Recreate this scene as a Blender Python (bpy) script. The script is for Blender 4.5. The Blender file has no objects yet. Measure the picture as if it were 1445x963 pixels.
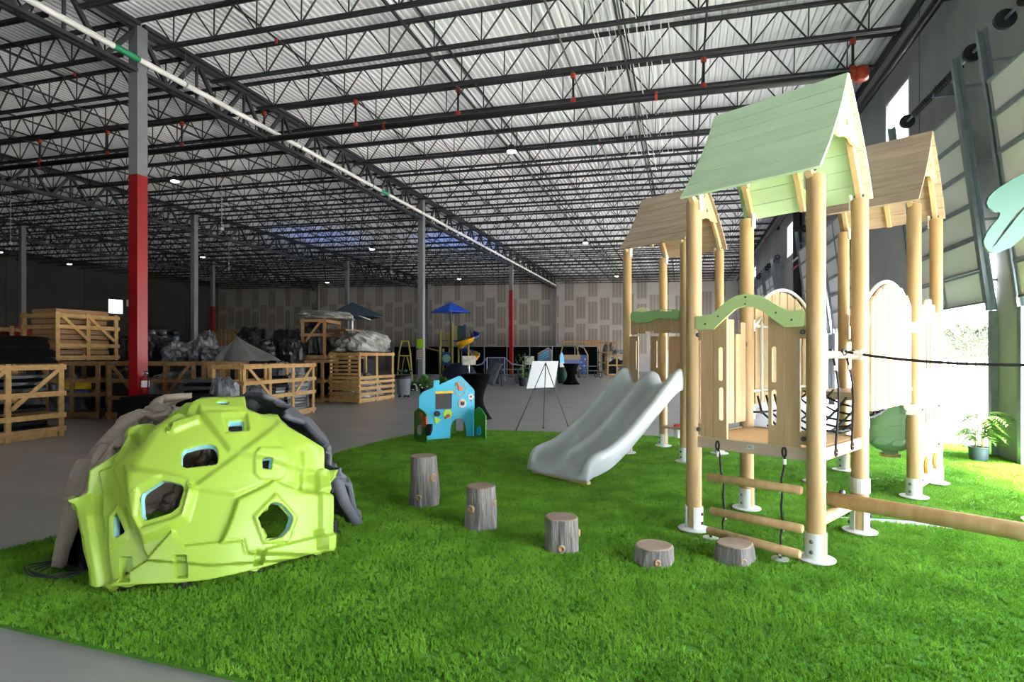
import bpy, bmesh, math, random
from mathutils import Vector, Matrix
from mathutils.geometry import delaunay_2d_cdt
random.seed(7)
SC = bpy.context.scene
COL = SC.collection

# ---------------------------------------------------------------- camera
FPX, HY, CX, EYE = 805.0, 501.0, 722.5, 1.5          # focal length in px, horizon row, centre column, eye height
YAW = math.radians(16.77)
CT, ST = math.cos(YAW), math.sin(YAW)
cam = bpy.data.objects.new('camera', bpy.data.cameras.new('camera')); COL.objects.link(cam)
cam.location = (0, 0, EYE); cam.rotation_euler = (math.radians(90), 0, YAW)
cam.data.sensor_width = 36; cam.data.lens = 36*FPX/1445
cam.data.shift_y = (HY-481.5)/1445
cam.data.clip_end = 400
SC.camera = cam

# ---------------------------------------------------------------- light
SKY, SUN, EXPO = 1.8, 10.0, 3.85
w = bpy.data.worlds.new('sky'); SC.world = w; w.use_nodes = True
w.node_tree.nodes['Background'].inputs[0].default_value = (0.84, 0.92, 1.0, 1)
w.node_tree.nodes['Background'].inputs[1].default_value = SKY
sun = bpy.data.objects.new('sun', bpy.data.lights.new('sun', 'SUN')); COL.objects.link(sun)
sun.data.energy = SUN; sun.data.angle = 0.3; sun.data.color = (1, .96, .9)
sun.rotation_euler = Vector((-math.cos(math.radians(73)), 0.12, -math.sin(math.radians(73)))).to_track_quat('-Z', 'Y').to_euler()
sun.location = (20, 0, 30)
SC.view_settings.view_transform = 'Standard'; SC.view_settings.look = 'None'
SC.view_settings.exposure = EXPO; SC.view_settings.gamma = 1; SC.view_settings.use_curve_mapping = False
cy = SC.cycles
cy.use_denoising = True; cy.max_bounces = 8; cy.diffuse_bounces = 5; cy.glossy_bounces = 3; cy.transmission_bounces = 4
cy.sample_clamp_indirect = 8; cy.caustics_reflective = False; cy.caustics_refractive = False

# ---------------------------------------------------------------- pixel helpers (a pixel gives a direction, z or depth gives the distance)
def wld(l, d, z=0.0): return Vector((l*CT-d*ST, l*ST+d*CT, z))
def gnd(px, py, z=0.0):
    d = FPX*(EYE-z)/(py-HY); return wld((px-CX)/FPX*d, d, z)
def atd(px, py, d): return wld((px-CX)/FPX*d, d, EYE+(HY-py)*d/FPX)
def ray(px, py): return wld((px-CX)/FPX, 1.0, (HY-py)/FPX)
EYEV = Vector((0, 0, EYE))

# ---------------------------------------------------------------- mesh builder
class MB:
    def __init__(s): s.v = []; s.f = []; s.m = []
    def add(s, vs, fs, mi=0):
        o = len(s.v); s.v += [tuple(v) for v in vs]
        s.f += [tuple(i+o for i in f) for f in fs]; s.m += [mi]*len(fs); return s
    def box(s, c, size, rot=None, mi=0):
        c = Vector(c); h = [x/2 for x in size]
        vs = [Vector((sx*h[0], sy*h[1], sz*h[2])) for sz in (-1, 1) for sy in (-1, 1) for sx in (-1, 1)]
        if rot is not None: vs = [rot @ v for v in vs]
        return s.add([v+c for v in vs], [(0,2,3,1),(4,5,7,6),(0,1,5,4),(2,6,7,3),(0,4,6,2),(1,3,7,5)], mi)
    def bx(s, x0, x1, y0, y1, z0, z1, mi=0): return s.box(((x0+x1)/2,(y0+y1)/2,(z0+z1)/2), (abs(x1-x0),abs(y1-y0),abs(z1-z0)), None, mi)
    def bar(s, a, b, w, h, up=(0,0,1), mi=0):
        a, b = Vector(a), Vector(b); d = b-a; L = d.length
        if L < 1e-6: return s
        x = d/L; u = Vector(up)
        if abs(x.dot(u)) > .99: u = Vector((0,1,0))
        y = u.cross(x).normalized(); z = x.cross(y)
        return s.box((a+b)/2, (L, w, h), Matrix((x, y, z)).transposed(), mi)
    def tube(s, pts, r, n=8, caps=True, closed=False, mi=0):
        pts = [Vector(p) for p in pts]; N = len(pts); rs = r if isinstance(r, (list, tuple)) else [r]*N
        t0 = (pts[1]-pts[0]).normalized(); u = Vector((0,0,1))
        if abs(t0.dot(u)) > .95: u = Vector((1,0,0))
        vs = []; px = (u - t0*u.dot(t0)).normalized()
        for i in range(N):
            if closed: t = pts[(i+1)%N]-pts[i-1]
            else: t = pts[min(i+1,N-1)]-pts[max(i-1,0)]
            t = t.normalized(); px = (px - t*px.dot(t)).normalized(); py = t.cross(px)
            for k in range(n):
                a = 2*math.pi*k/n; vs.append(pts[i]+(px*math.cos(a)+py*math.sin(a))*rs[i])
        fs = []
        for i in range(N if closed else N-1):
            j = (i+1)%N
            for k in range(n): fs.append((i*n+k, i*n+(k+1)%n, j*n+(k+1)%n, j*n+k))
        if caps and not closed: fs += [tuple(range(n-1,-1,-1)), tuple((N-1)*n+k for k in range(n))]
        return s.add(vs, fs, mi)
    def lathe(s, prof, n=16, c=(0,0,0), caps=True, mi=0):
        c = Vector(c); vs = []
        for r, z in prof:
            for k in range(n):
                a = 2*math.pi*k/n; vs.append(c+Vector((r*math.cos(a), r*math.sin(a), z)))
        fs = []
        for i in range(len(prof)-1):
            for k in range(n): fs.append((i*n+k, i*n+(k+1)%n, (i+1)*n+(k+1)%n, (i+1)*n+k))
        if caps: fs += [tuple(range(n-1,-1,-1)), tuple((len(prof)-1)*n+k for k in range(n))]
        return s.add(vs, fs, mi)
    def prism(s, poly, t, O, U, V, holes=(), mi=0):
        """polygon (u,v) with holes, extruded by t along U x V (centred)"""
        O, U, V = Vector(O), Vector(U), Vector(V); W = U.cross(V).normalized()
        loops = [list(poly)]+[list(h) for h in holes]; co = []; ed = []
        for lp in loops:
            b = len(co); co += [Vector((p[0], p[1])) for p in lp]; ed += [(b+i, b+(i+1)%len(lp)) for i in range(len(lp))]
        r = delaunay_2d_cdt(co, ed, [], 0, 1e-6)
        P = [(p.x, p.y) for p in r[0]]
        tris = []
        for f in r[2]:
            cx = sum(P[i][0] for i in f)/len(f); cyy = sum(P[i][1] for i in f)/len(f)
            if inpoly(cx, cyy, loops[0]) and not any(inpoly(cx, cyy, h) for h in loops[1:]): tris.append(tuple(f))
        n = len(P)
        vs = [O+U*a+V*b-W*(t/2) for a, b in P]+[O+U*a+V*b+W*(t/2) for a, b in P]
        fs = []; cnt = {}
        for f in tris:
            a2 = sum(P[f[i]][0]*P[f[(i+1)%len(f)]][1]-P[f[(i+1)%len(f)]][0]*P[f[i]][1] for i in range(len(f)))
            if a2 < 0: f = tuple(reversed(f))
            fs.append(tuple(i+n for i in f)); fs.append(tuple(reversed(f)))
            for i in range(len(f)): cnt[(f[i], f[(i+1)%len(f)])] = 1
        for (a, b) in cnt:
            if (b, a) not in cnt: fs.append((a, b, b+n, a+n))
        return s.add(vs, fs, mi)
    def grid(s, rows, closed=False, mi=0):
        n = len(rows[0]); vs = [p for r in rows for p in r]; fs = []
        for i in range(len(rows)-1):
            for k in range(n if closed else n-1):
                fs.append((i*n+k, i*n+(k+1)%n, (i+1)*n+(k+1)%n, (i+1)*n+k))
        return s.add(vs, fs, mi)
    def mesh(s, name, mats, smooth=False):
        me = bpy.data.meshes.new(name); me.from_pydata(s.v, [], s.f)
        for m in (mats if isinstance(mats, (list, tuple)) else [mats]): me.materials.append(m)
        if any(s.m): me.polygons.foreach_set('material_index', s.m)
        if smooth:
            me.polygons.foreach_set('use_smooth', [True]*len(me.polygons))
            if smooth is not True: me.set_sharp_from_angle(angle=math.radians(smooth))
        me.update(); return me
    def obj(s, name, mats, parent=None, smooth=False):
        o = bpy.data.objects.new(name, s.mesh(name, mats, smooth)); COL.objects.link(o); o.parent = parent; return o

def inpoly(x, y, poly):
    c = False; n = len(poly); j = n-1
    for i in range(n):
        xi, yi = poly[i]; xj, yj = poly[j]
        if (yi > y) != (yj > y) and x < (xj-xi)*(y-yi)/(yj-yi)+xi: c = not c
        j = i
    return c
def lerp(a, b, t): return a+(b-a)*t
def put(name, me, parent, loc=(0,0,0), rot=(0,0,0)):
    o = bpy.data.objects.new(name, me); COL.objects.link(o); o.parent = parent; o.location = loc; o.rotation_euler = rot; return o
def tag(o, label, cat=None, group=None):
    o['label'] = label
    if cat: o['category'] = cat
    if group: o['group'] = group
    return o
def thing(name, label, cat, loc=(0,0,0), rotz=0, group=None):
    o = bpy.data.objects.new(name, None); COL.objects.link(o); o.location = loc; o.rotation_euler = (0,0,rotz)
    o.empty_display_size = .1; return tag(o, label, cat, group)
def struct(o): o['kind'] = 'structure'; return o
def copytree(o, parent=None):
    c = o.copy(); COL.objects.link(c); c.parent = parent
    for ch in list(o.children): copytree(ch, c)
    return c

# ---------------------------------------------------------------- materials
def rgb(h):
    h = h.lstrip('#'); v = [int(h[i:i+2], 16)/255 for i in (0,2,4)]
    return tuple(x/12.92 if x <= .04045 else ((x+.055)/1.055)**2.4 for x in v)
MATS = {}
def mat(name, col, rough=.6, metal=0, noise=None, bump=None, rand=0, spec=.5, trans=0, alpha=1, emit=None, coord='Object', stretch=(1,1,1), col2=None):
    """noise=(scale, amount) tints towards col2; bump=(scale, strength)"""
    if name in MATS: return MATS[name]
    m = bpy.data.materials.new(name); m.use_nodes = True; MATS[name] = m
    nt = m.node_tree; N = nt.nodes; L = nt.links; p = N['Principled BSDF']
    c = rgb(col) if isinstance(col, str) else col
    p.inputs['Base Color'].default_value = (*c, 1); p.inputs['Roughness'].default_value = rough
    p.inputs['Metallic'].default_value = metal; p.inputs['Specular IOR Level'].default_value = spec
    p.inputs['Transmission Weight'].default_value = trans; p.inputs['Alpha'].default_value = alpha
    if emit: p.inputs['Emission Color'].default_value = (*c, 1); p.inputs['Emission Strength'].default_value = emit
    if noise or bump:
        tc = N.new('ShaderNodeTexCoord'); mp = N.new('ShaderNodeMapping'); mp.inputs['Scale'].default_value = stretch
        L.new(tc.outputs[coord], mp.inputs['Vector'])
    src = None
    if noise:
        nz = N.new('ShaderNodeTexNoise'); nz.inputs['Scale'].default_value = noise[0]; nz.inputs['Detail'].default_value = 5
        L.new(mp.outputs[0], nz.inputs['Vector'])
        rp = N.new('ShaderNodeValToRGB'); rp.color_ramp.elements[0].position = .3; rp.color_ramp.elements[1].position = .7
        c2 = rgb(col2) if col2 else tuple(x*(1-noise[1]) for x in c)
        rp.color_ramp.elements[0].color = (*c, 1); rp.color_ramp.elements[1].color = (*c2, 1)
        L.new(nz.outputs['Fac'], rp.inputs[0]); src = rp.outputs[0]
    if rand:
        oi = N.new('ShaderNodeObjectInfo'); hs = N.new('ShaderNodeHueSaturation'); mr = N.new('ShaderNodeMapRange')
        mr.inputs['To Min'].default_value = 1-rand; mr.inputs['To Max'].default_value = 1+rand
        L.new(oi.outputs['Random'], mr.inputs[0]); L.new(mr.outputs[0], hs.inputs['Value'])
        if src: L.new(src, hs.inputs['Color'])
        else: hs.inputs['Color'].default_value = (*c, 1)
        src = hs.outputs[0]
    if src: L.new(src, p.inputs['Base Color'])
    if bump:
        bz = N.new('ShaderNodeTexNoise'); bz.inputs['Scale'].default_value = bump[0]; bz.inputs['Detail'].default_value = 4
        bp = N.new('ShaderNodeBump'); bp.inputs['Strength'].default_value = bump[1]; bp.inputs['Distance'].default_value = .02
        L.new(mp.outputs[0], bz.inputs['Vector']); L.new(bz.outputs['Fac'], bp.inputs['Height']); L.new(bp.outputs[0], p.inputs['Normal'])
    return m

M_CONC = mat('floor_concrete', '#a19f9f', .34, noise=(.55, .35), bump=(30, .05), col2='#8c8a8a', stretch=(1, 2.2, 1))
M_WALLC = mat('tilt_up_concrete', '#a6a9ab', .85, noise=(.8, .3), bump=(9, .12), col2='#8f9294', stretch=(1, 1, .5))
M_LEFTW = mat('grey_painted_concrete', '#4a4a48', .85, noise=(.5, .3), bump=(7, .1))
M_DRYW = mat('taped_drywall', '#bab6b3', .9, noise=(1.2, .12))
M_DRYP = mat('bare_drywall_paper', '#988f88', .9, rand=.06)
M_DECK = mat('roof_deck_steel', '#eceef2', .5, noise=(.6, .08), spec=.3)
M_JOIST = mat('black_joist_steel', '#26272b', .55)
M_GIRD = mat('dark_grey_girder_steel', '#303136', .55)
M_COLG = mat('grey_column_paint', '#7c7f84', .5, noise=(2, .12))
M_COLR = mat('red_column_paint', '#8e0c12', .4, noise=(2, .1))
M_PIPEB = mat('black_pipe', '#17171a', .4)
M_RED = mat('red_fitting', '#b23a22', .5)
M_WHITE = mat('white_paint', '#e9e9e6', .5)
M_GALV = mat('galvanised_steel', '#9aa6ae', .35, .7, noise=(6, .25))
M_DOORW = mat('door_section_white', '#e6e8ea', .5)
M_GLASS = mat('window_glass', (.9, .95, 1), .02, trans=1, spec=.5)
M_FRAMEA = mat('window_aluminium', '#c9cccf', .4, .3)
M_BLACK = mat('black_rubber', '#121214', .6)
M_DARK = mat('dark_metal', '#3a3a40', .45, .6)
M_PAVE = mat('outdoor_concrete', '#c4c1b9', .9, noise=(.3, .12))
# ================================================================ the building
WX, YF, XL, YB = 4.4, 51.3, -49.5, -16.0              # right wall face, far wall face, left wall face, rear wall face
SLOPE = .02
def roofz(x): return 8.45 + SLOPE*(WX-x)
def box_wall(name, cells, m, parent=None):
    b = MB()
    for c in cells: b.bx(*c)
    return struct(b.obj(name, m, parent))
fl = MB(); fl.bx(XL-.3, WX+.3, YB-.3, YF+.3, -.3, 0); struct(fl.obj('floor', M_CONC))
pv = MB(); pv.bx(WX+.3, 120, -90, 160, -.3, -.03); struct(pv.obj('ground_outside', M_PAVE))

# right wall with dock doors and high windows
DOORS = [-14.4, -10.9, -7.4, -3.9, -.4, 3.1, 6.6, 10.1, 16.4, 19.9, 28.7, 32.2, 35.7, 42.0, 45.5]; DW, DH = 2.65, 3.05
WINS = [.7, 13.45, 26.4, 39.2]; WW, WZ0, WZ1 = 1.45, 5.75, 7.2
ys = sorted({YB, YF} | {y for a in DOORS for y in (a, a+DW)} | {y for a in WINS for y in (a, a+WW)})
cells = []
for y0, y1 in zip(ys, ys[1:]):
    ym = (y0+y1)/2; zs = [(0, 9.6)]
    if any(a < ym < a+DW for a in DOORS): zs = [(DH, 9.6)]
    if any(a < ym < a+WW for a in WINS): zs = [(zs[0][0], WZ0), (WZ1, 9.6)]
    cells += [(WX, WX+.25, y0, y1, a, b) for a, b in zs]
WR = box_wall('wall_right', cells, M_WALLC)
for y in (-3.0, 6.1, 12.95, 25.6, 38.5):
    j = MB(); j.bx(WX-.004, WX+.01, y-.012, y+.012, 4.6 if y != 12.95 else 0, 8.4); j.obj('joint_sealant', mat('joint_sealant', '#4a4d50', .8), WR)
for k, y in enumerate(WINS):
    fr = MB()
    for a in ((y, y+.06), (y+WW-.06, y+WW)): fr.bx(WX-.01, WX+.1, a[0], a[1], WZ0, WZ1)
    for a in ((WZ0, WZ0+.06), (WZ1-.06, WZ1)): fr.bx(WX-.008, WX+.098, y+.06, y+WW-.06, a[0], a[1])
    f = struct(fr.obj(f'window_{k+1}', M_FRAMEA)); g = MB(); g.bx(WX+.05, WX+.058, y+.06, y+WW-.06, WZ0+.06, WZ1-.06); g.obj('pane', M_GLASS, f)

# far wall: taped drywall, bare paper fields between the joints
WF = struct(MB().bx(XL, WX+.25, YF, YF+.2, 0, 10).obj('wall_far', M_DRYW))
pb = MB()
for i in range(3): pb.bx(-.41+i*.29, -.41+i*.29+.245, -.012, 0, 0, 1.97)
pme = pb.mesh('drywall_panel', M_DRYP)
pb = MB(); pb.bx(-.41, -.165, -.012, 0, 0, 1.97); pb.bx(-.12, .125, -.012, 0, 0, 1.97); pme2 = pb.mesh('drywall_panel', M_DRYP)
x = -48.9; k = 0
while x < 4:
    z0 = .2 + (.62 if k % 2 else 0) + (.15*((k*7) % 3-1))
    for r in range(4):
        z = z0+r*2.43-.9
        if z > -.5 and z+1.97 < 8.9: put('drywall_panel', pme2 if (k*5) % 9 == 4 else pme, WF, (x, YF, max(z, .0)))
    x += 1.08; k += 1
# left and rear walls
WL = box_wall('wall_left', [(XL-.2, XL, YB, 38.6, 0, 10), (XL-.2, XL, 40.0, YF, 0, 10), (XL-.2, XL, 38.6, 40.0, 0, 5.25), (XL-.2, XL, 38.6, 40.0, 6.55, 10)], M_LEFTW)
fr = MB()
for a in ((38.6, 38.65), (39.95, 40.0)): fr.bx(XL-.1, XL+.01, a[0], a[1], 5.25, 6.55)
for a in ((5.25, 5.3), (6.5, 6.55)): fr.bx(XL-.1, XL+.008, 38.65, 39.95, a[0], a[1])
f = struct(fr.obj('window_5', M_FRAMEA)); MB().bx(XL-.06, XL-.052, 38.65, 39.95, 5.3, 6.5).obj('pane', M_GLASS, f)
for y in (20.0, 30.5, 36.5, 47.0):
    MB().bx(XL-.01, XL+.004, y-.03, y+.03, 0, 9.2).obj('joint_sealant', mat('dark_joint', '#2c2c2b', .8), WL)
rc = [(XL, WX+.25, YB-.2, YB, 2.7, 10), (XL, -4.0, YB-.2, YB, 0, 2.7), (1.8, WX+.25, YB-.2, YB, 0, 2.7)]   # unseen opening added behind the camera to light the front faces
WB = box_wall('wall_rear', rc, M_WALLC)

# roof deck: real ribs running away from the camera
rb = MB(); prof = []; x = XL-.2
while x < WX+.25:
    for dx, dz in ((0, 0), (.062, 0), (.08, .045), (.135, .045)): prof.append((x+dx, roofz(x+dx)+dz))
    x += .152
rows = [[(px_, YB-.2, pz) for px_, pz in prof], [(px_, YF+.2, pz) for px_, pz in prof]]
rb.grid(rows); CE = struct(rb.obj('ceiling', M_DECK))
md = CE.modifiers.new('thickness', 'SOLIDIFY'); md.thickness = .02; md.offset = 1

# columns and bays
COLX = [-11.24, -24.0, -36.4]; BAYS = [(WX, -11.24), (-11.24, -24.0), (-24.0, -36.4), (-36.4, XL)]
Y0, SPY = 9.43, 13.84; JS = SPY/9
JD = .74                                              # joist depth
slope_a = math.atan(SLOPE)
def joist_mesh(L):
    b = MB(); zt = -.07; zb = -JD
    for s in (-1, 1):
        b.bx(-L, 0, s*.03-.02, s*.03+.02, zt-.03, zt+.03); b.bx(-L+.45, -.45, s*.03-.02, s*.03+.02, zb-.03, zb+.03)
    n = round((L-.9)/1.03); p = (L-.9)/n
    for i in range(n):
        xm = -.45-(i+.5)*p
        b.bar((xm, 0, zb), (xm+p/2, 0, zt), .026, .026); b.bar((xm, 0, zb), (xm-p/2, 0, zt), .026, .026)
        b.bar((xm, 0, zb), (xm, 0, zt), .022, .022)
    return b.mesh('joist', M_JOIST)
for (xa, xb) in BAYS:
    me = joist_mesh(xa-xb)
    k = -16
    while True:
        y = Y0+k*JS
        if y > YF-.3: break
        put('joist', me, CE, (xa, y, roofz(xa)), (0, slope_a, 0)); k += 1
def girder_mesh():
    b = MB(); L = SPY; zt, zb = -.2, -1.22
    for s in (-1, 1):
        b.bx(s*.09-.05, s*.09+.05, .05, L-.05, zt-.02, zt+.06); b.bx(s*.08-.045, s*.08+.045, .1, L-.1, zb-.02, zb+.06)
        b.bx(s*.045-.012, s*.045+.012, .05, L-.05, zt-.1, zt); b.bx(s*.04-.012, s*.04+.012, .1, L-.1, zb, zb+.1)
    for i in range(9):
        ym = (i+.5)*JS
        b.bar((0, ym-JS/2, zt), (0, ym, zb), .09, .07, (1,0,0)); b.bar((0, ym+JS/2, zt), (0, ym, zb), .09, .07, (1,0,0))
        if 0 < i: b.bar((0, i*JS, zt), (0, i*JS, zb), .05, .05, (1,0,0))
    return b.mesh('joist_girder', M_GIRD)
gm = girder_mesh()
for X in COLX:
    for k in range(-2, 3+1):
        if Y0+k*SPY+SPY > YF+3: continue
        put('joist_girder', gm, CE, (X, Y0+k*SPY, roofz(X)))
# bridging angles across the joists
for X in (-1.2, -5.2, -15.5, -19.7, -28.2, -32.3):
    MB().bx(X-.02, X+.02, YB, YF, roofz(X)-JD-.02, roofz(X)-JD+.02).obj('bridging_angle', M_JOIST, CE)
    MB().bx(X-.02, X+.02, YB, YF, roofz(X)-.1, roofz(X)-.06).obj('bridging_angle', M_JOIST, CE)
# right-wall ledger
MB().bx(WX-.05, WX, YB, YF, roofz(WX)-.2, roofz(WX)-.02).obj('ledger_angle', M_JOIST, CE)

reds = {(-11.24, 0): 5.35, (-11.24, 2): 5.9, (-24.0, 2): 0, (-36.4, 2): 5.4, (-11.24, -1): 5.35}
cw = .245; ci = 0
for X in COLX:
    for k in range(-1, 4):
        y = Y0+k*SPY
        if y > YF-.2: continue
        r = reds.get((X, k), 0); zt = roofz(X)-.24
        if r: lab = ['red and grey steel column with a fire extinguisher', 'red and grey steel column beyond the white easel board', 'red and grey steel column in the dark left corner', 'red and grey steel column behind the photographer'][{(-11.24, 0): 0, (-11.24, 2): 1, (-36.4, 2): 2, (-11.24, -1): 3}[(X, k)]]
        else: lab = {(-11.24, 1): 'grey steel column with a small green sign on it', (-11.24, 3): 'grey steel column right against the drywall wall', (-24.0, 1): 'grey steel column behind the dark wrapped piles', (-24.0, 2): 'grey steel column behind the navy canopy'}.get((X, k), 'plain grey steel column standing in the dark side of the hall')
        c = thing('steel_column', lab, 'column', (X, y, 0), 0, 'building columns')
        b = MB(); b.bx(-cw/2, cw/2, -cw/2, cw/2, r, zt); b.obj('shaft', M_COLG, c)
        if r: tag(MB().bx(-cw/2-.001, cw/2+.001, -cw/2-.001, cw/2+.001, .02, r).obj('painted_section', M_COLR, c), 'red painted lower part of the column')
        MB().bx(-.2, .2, -.2, .2, 0, .02).obj('base_plate', M_DARK, c)
# knee strut seen left of the near column
# sprinkler piping: one connected thing
PY = 13.35; zmain = 7.3
sp = thing('sprinkler_piping', 'black steel sprinkler pipes with red couplings hung under the roof joists', 'pipe', (0, PY, 0))
b = MB(); b.tube([(3.3, 0, zmain), (XL+.5, 0, zmain+.9)], .085, 12); b.obj('main_pipe', M_PIPEB, sp, 40)
b = MB(); b.tube([(3.3, 0, zmain), (3.45, 0, zmain+.02), (3.5, .12, zmain+.08)], .1, 10); b.obj('elbow', M_RED, sp, 40)
b = MB(); b.lathe([(.0, -.14), (.13, -.13), (.15, 0), (.13, .13), (0, .14)], 14, (3.5, 0, zmain), False); b.obj('pipe_cap', M_RED, sp, True)
bx_ = 3.35; i = 0
while bx_ > -34:
    zm = zmain+.9*(WX-.35-bx_)/(WX-.35-XL-.5); zb = roofz(bx_)-.42
    b = MB(); b.tube([(bx_, 0, zm), (bx_, 0, zb)], .028, 8); b.obj('riser', M_PIPEB, sp)
    for z in (zm+.11, zb-.06): b = MB(); b.tube([(bx_, 0, z-.05), (bx_, 0, z+.05)], .06, 10); b.obj('coupling', M_RED, sp)
    b = MB(); b.tube([(bx_, -12 if i % 2 else -9, zb), (bx_, 26, zb)], .024, 6); b.obj('branch_pipe', M_PIPEB, sp)
    for yy in (-6.1, -3.1, 4.6, 9.2): 
        if i % 2 == 0 or yy > 0: b = MB(); b.tube([(bx_, yy, zb-.02), (bx_, yy, zb-.1)], .03, 8); b.obj('sprinkler_head', M_RED, sp)
    bx_ -= 2.93; i += 1
for xx in (-.6, -7.5, -20.0): b = MB(); zz = zmain+.9*(WX-.35-xx)/(WX-.35-XL-.5); b.tube([(xx-.03, 0, zz), (xx+.03, 0, zz)], .1, 12); b.obj('band', M_RED, sp)
# wall main on the right wall
wp = thing('wall_pipe', 'thick black pipe running along the grey wall under the roof', 'pipe', (WX-.2, 0, 7.62))
MB().tube([(0, -14, 0), (0, 50, 0)], .085, 12).obj('pipe', M_PIPEB, wp, 40)
for y in (8.35, 24, 33, 41): MB().tube([(0, y-.06, 0), (0, y+.06, 0)], .115, 12).obj('coupling', M_RED, wp)
for y in (5, 11.4, 17, 22, 30): MB().bx(-.02, .2, y-.02, y+.02, -.1, .1).obj('bracket', M_DARK, wp)
# white pipe beside the girder
dp = thing('white_drain_pipe', 'long white pipe hung beside the roof girder', 'pipe', (-10.98, 0, 7.72))
MB().tube([(0, -8, 0), (0, 50, 0)], .062, 12).obj('pipe', M_WHITE, dp, 40)
for y in (8.95, 19.5): MB().tube([(0, y-.28, 0), (0, y+.28, 0)], .066, 12).obj('label_band', mat('green_label', '#1f8a5c', .5), dp, 40)
for k in range(-3, 12): 
    MB().tube([(0, 2.2+k*4.1, .05), (0, 2.2+k*4.1, .72)], .008, 5).obj('hanger_rod', M_GALV, dp); 
    MB().tube([(0, 2.2+k*4.1-.02, 0), (0, 2.2+k*4.1+.02, 0)], .075, 10).obj('clamp', M_GALV, dp)
# loose white cables along the deck
cb = thing('cable_bundle', 'bundle of thin white cables strung under the roof deck', 'cable', (0, 0, 0))
for k in range(11):
    X = -1.75+k*.14+random.uniform(-.04, .04); z = roofz(X)-.3-random.uniform(0, .5)
    pts = [(X+random.uniform(-.05, .05), y, z-.06*math.sin((y+k)*1.3)) for y in [2+1.5*t for t in range(13)]]
    MB().tube(pts, .0085, 5).obj('cable', M_WHITE, cb)
# high-bay lamps
EM = mat('lamp_glow', (1, .96, .88), .5, emit=9)
for (px, py, zz, lab) in [(722, 214, 7.3, 'over the middle of the hall'), (247, 256, 7.5, 'right of the red column'), (525, 352, 7.6, 'above the navy canopy'), (286, 363, 7.9, 'over the dark left bay'), (98, 373, 8.0, 'by the left wall'), (462, 399, 7.8, 'near the far wall on the dark side'), (648, 394, 7.7, 'in front of the drywall wall'), (826, 343, 7.4, 'beyond the white drain pipe'), (870, 390, 7.5, 'far down the hall behind the brown roof'), (0, 356, 8.0, 'at the far dark end')]:
    d = FPX*(zz-EYE)/(HY-py); p = wld((px-CX)/FPX*d, d, zz)
    t = thing('high_bay_lamp', 'lit round high bay lamp hanging '+lab, 'lamp', p, 0, 'high bay lamps')
    MB().lathe([(.05, .2), (.08, .18), (.13, .04), (.145, 0)], 14).obj('housing', M_DARK, t, 40)
    MB().lathe([(.0, -.012), (.125, -.01), (.135, .01), (0, .012)], 14, caps=False).obj('lens', EM, t)
    MB().tube([(0, 0, .2), (0, 0, roofz(p.x)-zz)], .01, 5).obj('hanger', M_DARK, t)
# hanging pendants (thin white drops)
for (px, py, d) in [(629, 327, 0), (313, 325, 0), (323, 380, 0), (552, 385, 0), (15, 345, 0)][1:]:
    zz = 6.6; d = FPX*(zz-EYE)/(HY-py); p = wld((px-CX)/FPX*d, d, zz)
    t = thing('pendant_sensor', 'small white pendant on a thin rod under the dark roof', 'pendant', p, 0, 'white pendants under the dark roof')
    MB().lathe([(.02, .12), (.07, .1), (.08, 0), (.03, -.02)], 10).obj('head', M_WHITE, t); MB().tube([(0, 0, .1), (0, 0, roofz(p.x)-zz)], .014, 5).obj('rod', M_WHITE, t)

# dock doors: raised sections leaning inwards on their tracks
LEAN = .12
TRK0, TRK1 = 2.15, 5.95
def door_x(z): return WX-.07-max(0, z-2.1)*LEAN
sec_h = .49
sb = MB(); sb.bx(-.02, .02, .02, DW-.02, .01, sec_h-.01)
sec_me = sb.mesh('door_section', M_DOORW)
sb = MB(); sb.bx(-.045, -.02, .02, DW-.02, .0, .035); sb.bx(-.045, -.02, .02, DW-.02, sec_h-.035, sec_h)
for yy in (.05, DW/2, DW-.05): sb.bx(-.04, -.02, yy-.02, yy+.02, .035, sec_h-.035)
rib_me = sb.mesh('stiffener', M_GALV)
trk = MB()
for dx in (-.03, .05): trk.bx(dx-.006, dx+.006, -.02, .05, 0, TRK1-TRK0)
trk.bx(-.03, .05, .044, .056, 0, TRK1-TRK0); trk.bx(.05, .07, -.05, .12, 0, TRK1-TRK0)
trk_me = trk.mesh('track', M_GALV)
low = MB(); low.bx(-.09, -.01, -.05, .05, 0, TRK0); low_me = low.mesh('track_foot', M_GALV)
dang = math.atan(-LEAN)
names = {10.1: 'beside the potted palm', 6.6: 'next to the concrete pier, past the potted palm', 16.4: 'past the blank wall under the high window', 19.9: 'second past the blank wall under the high window'}
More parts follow.
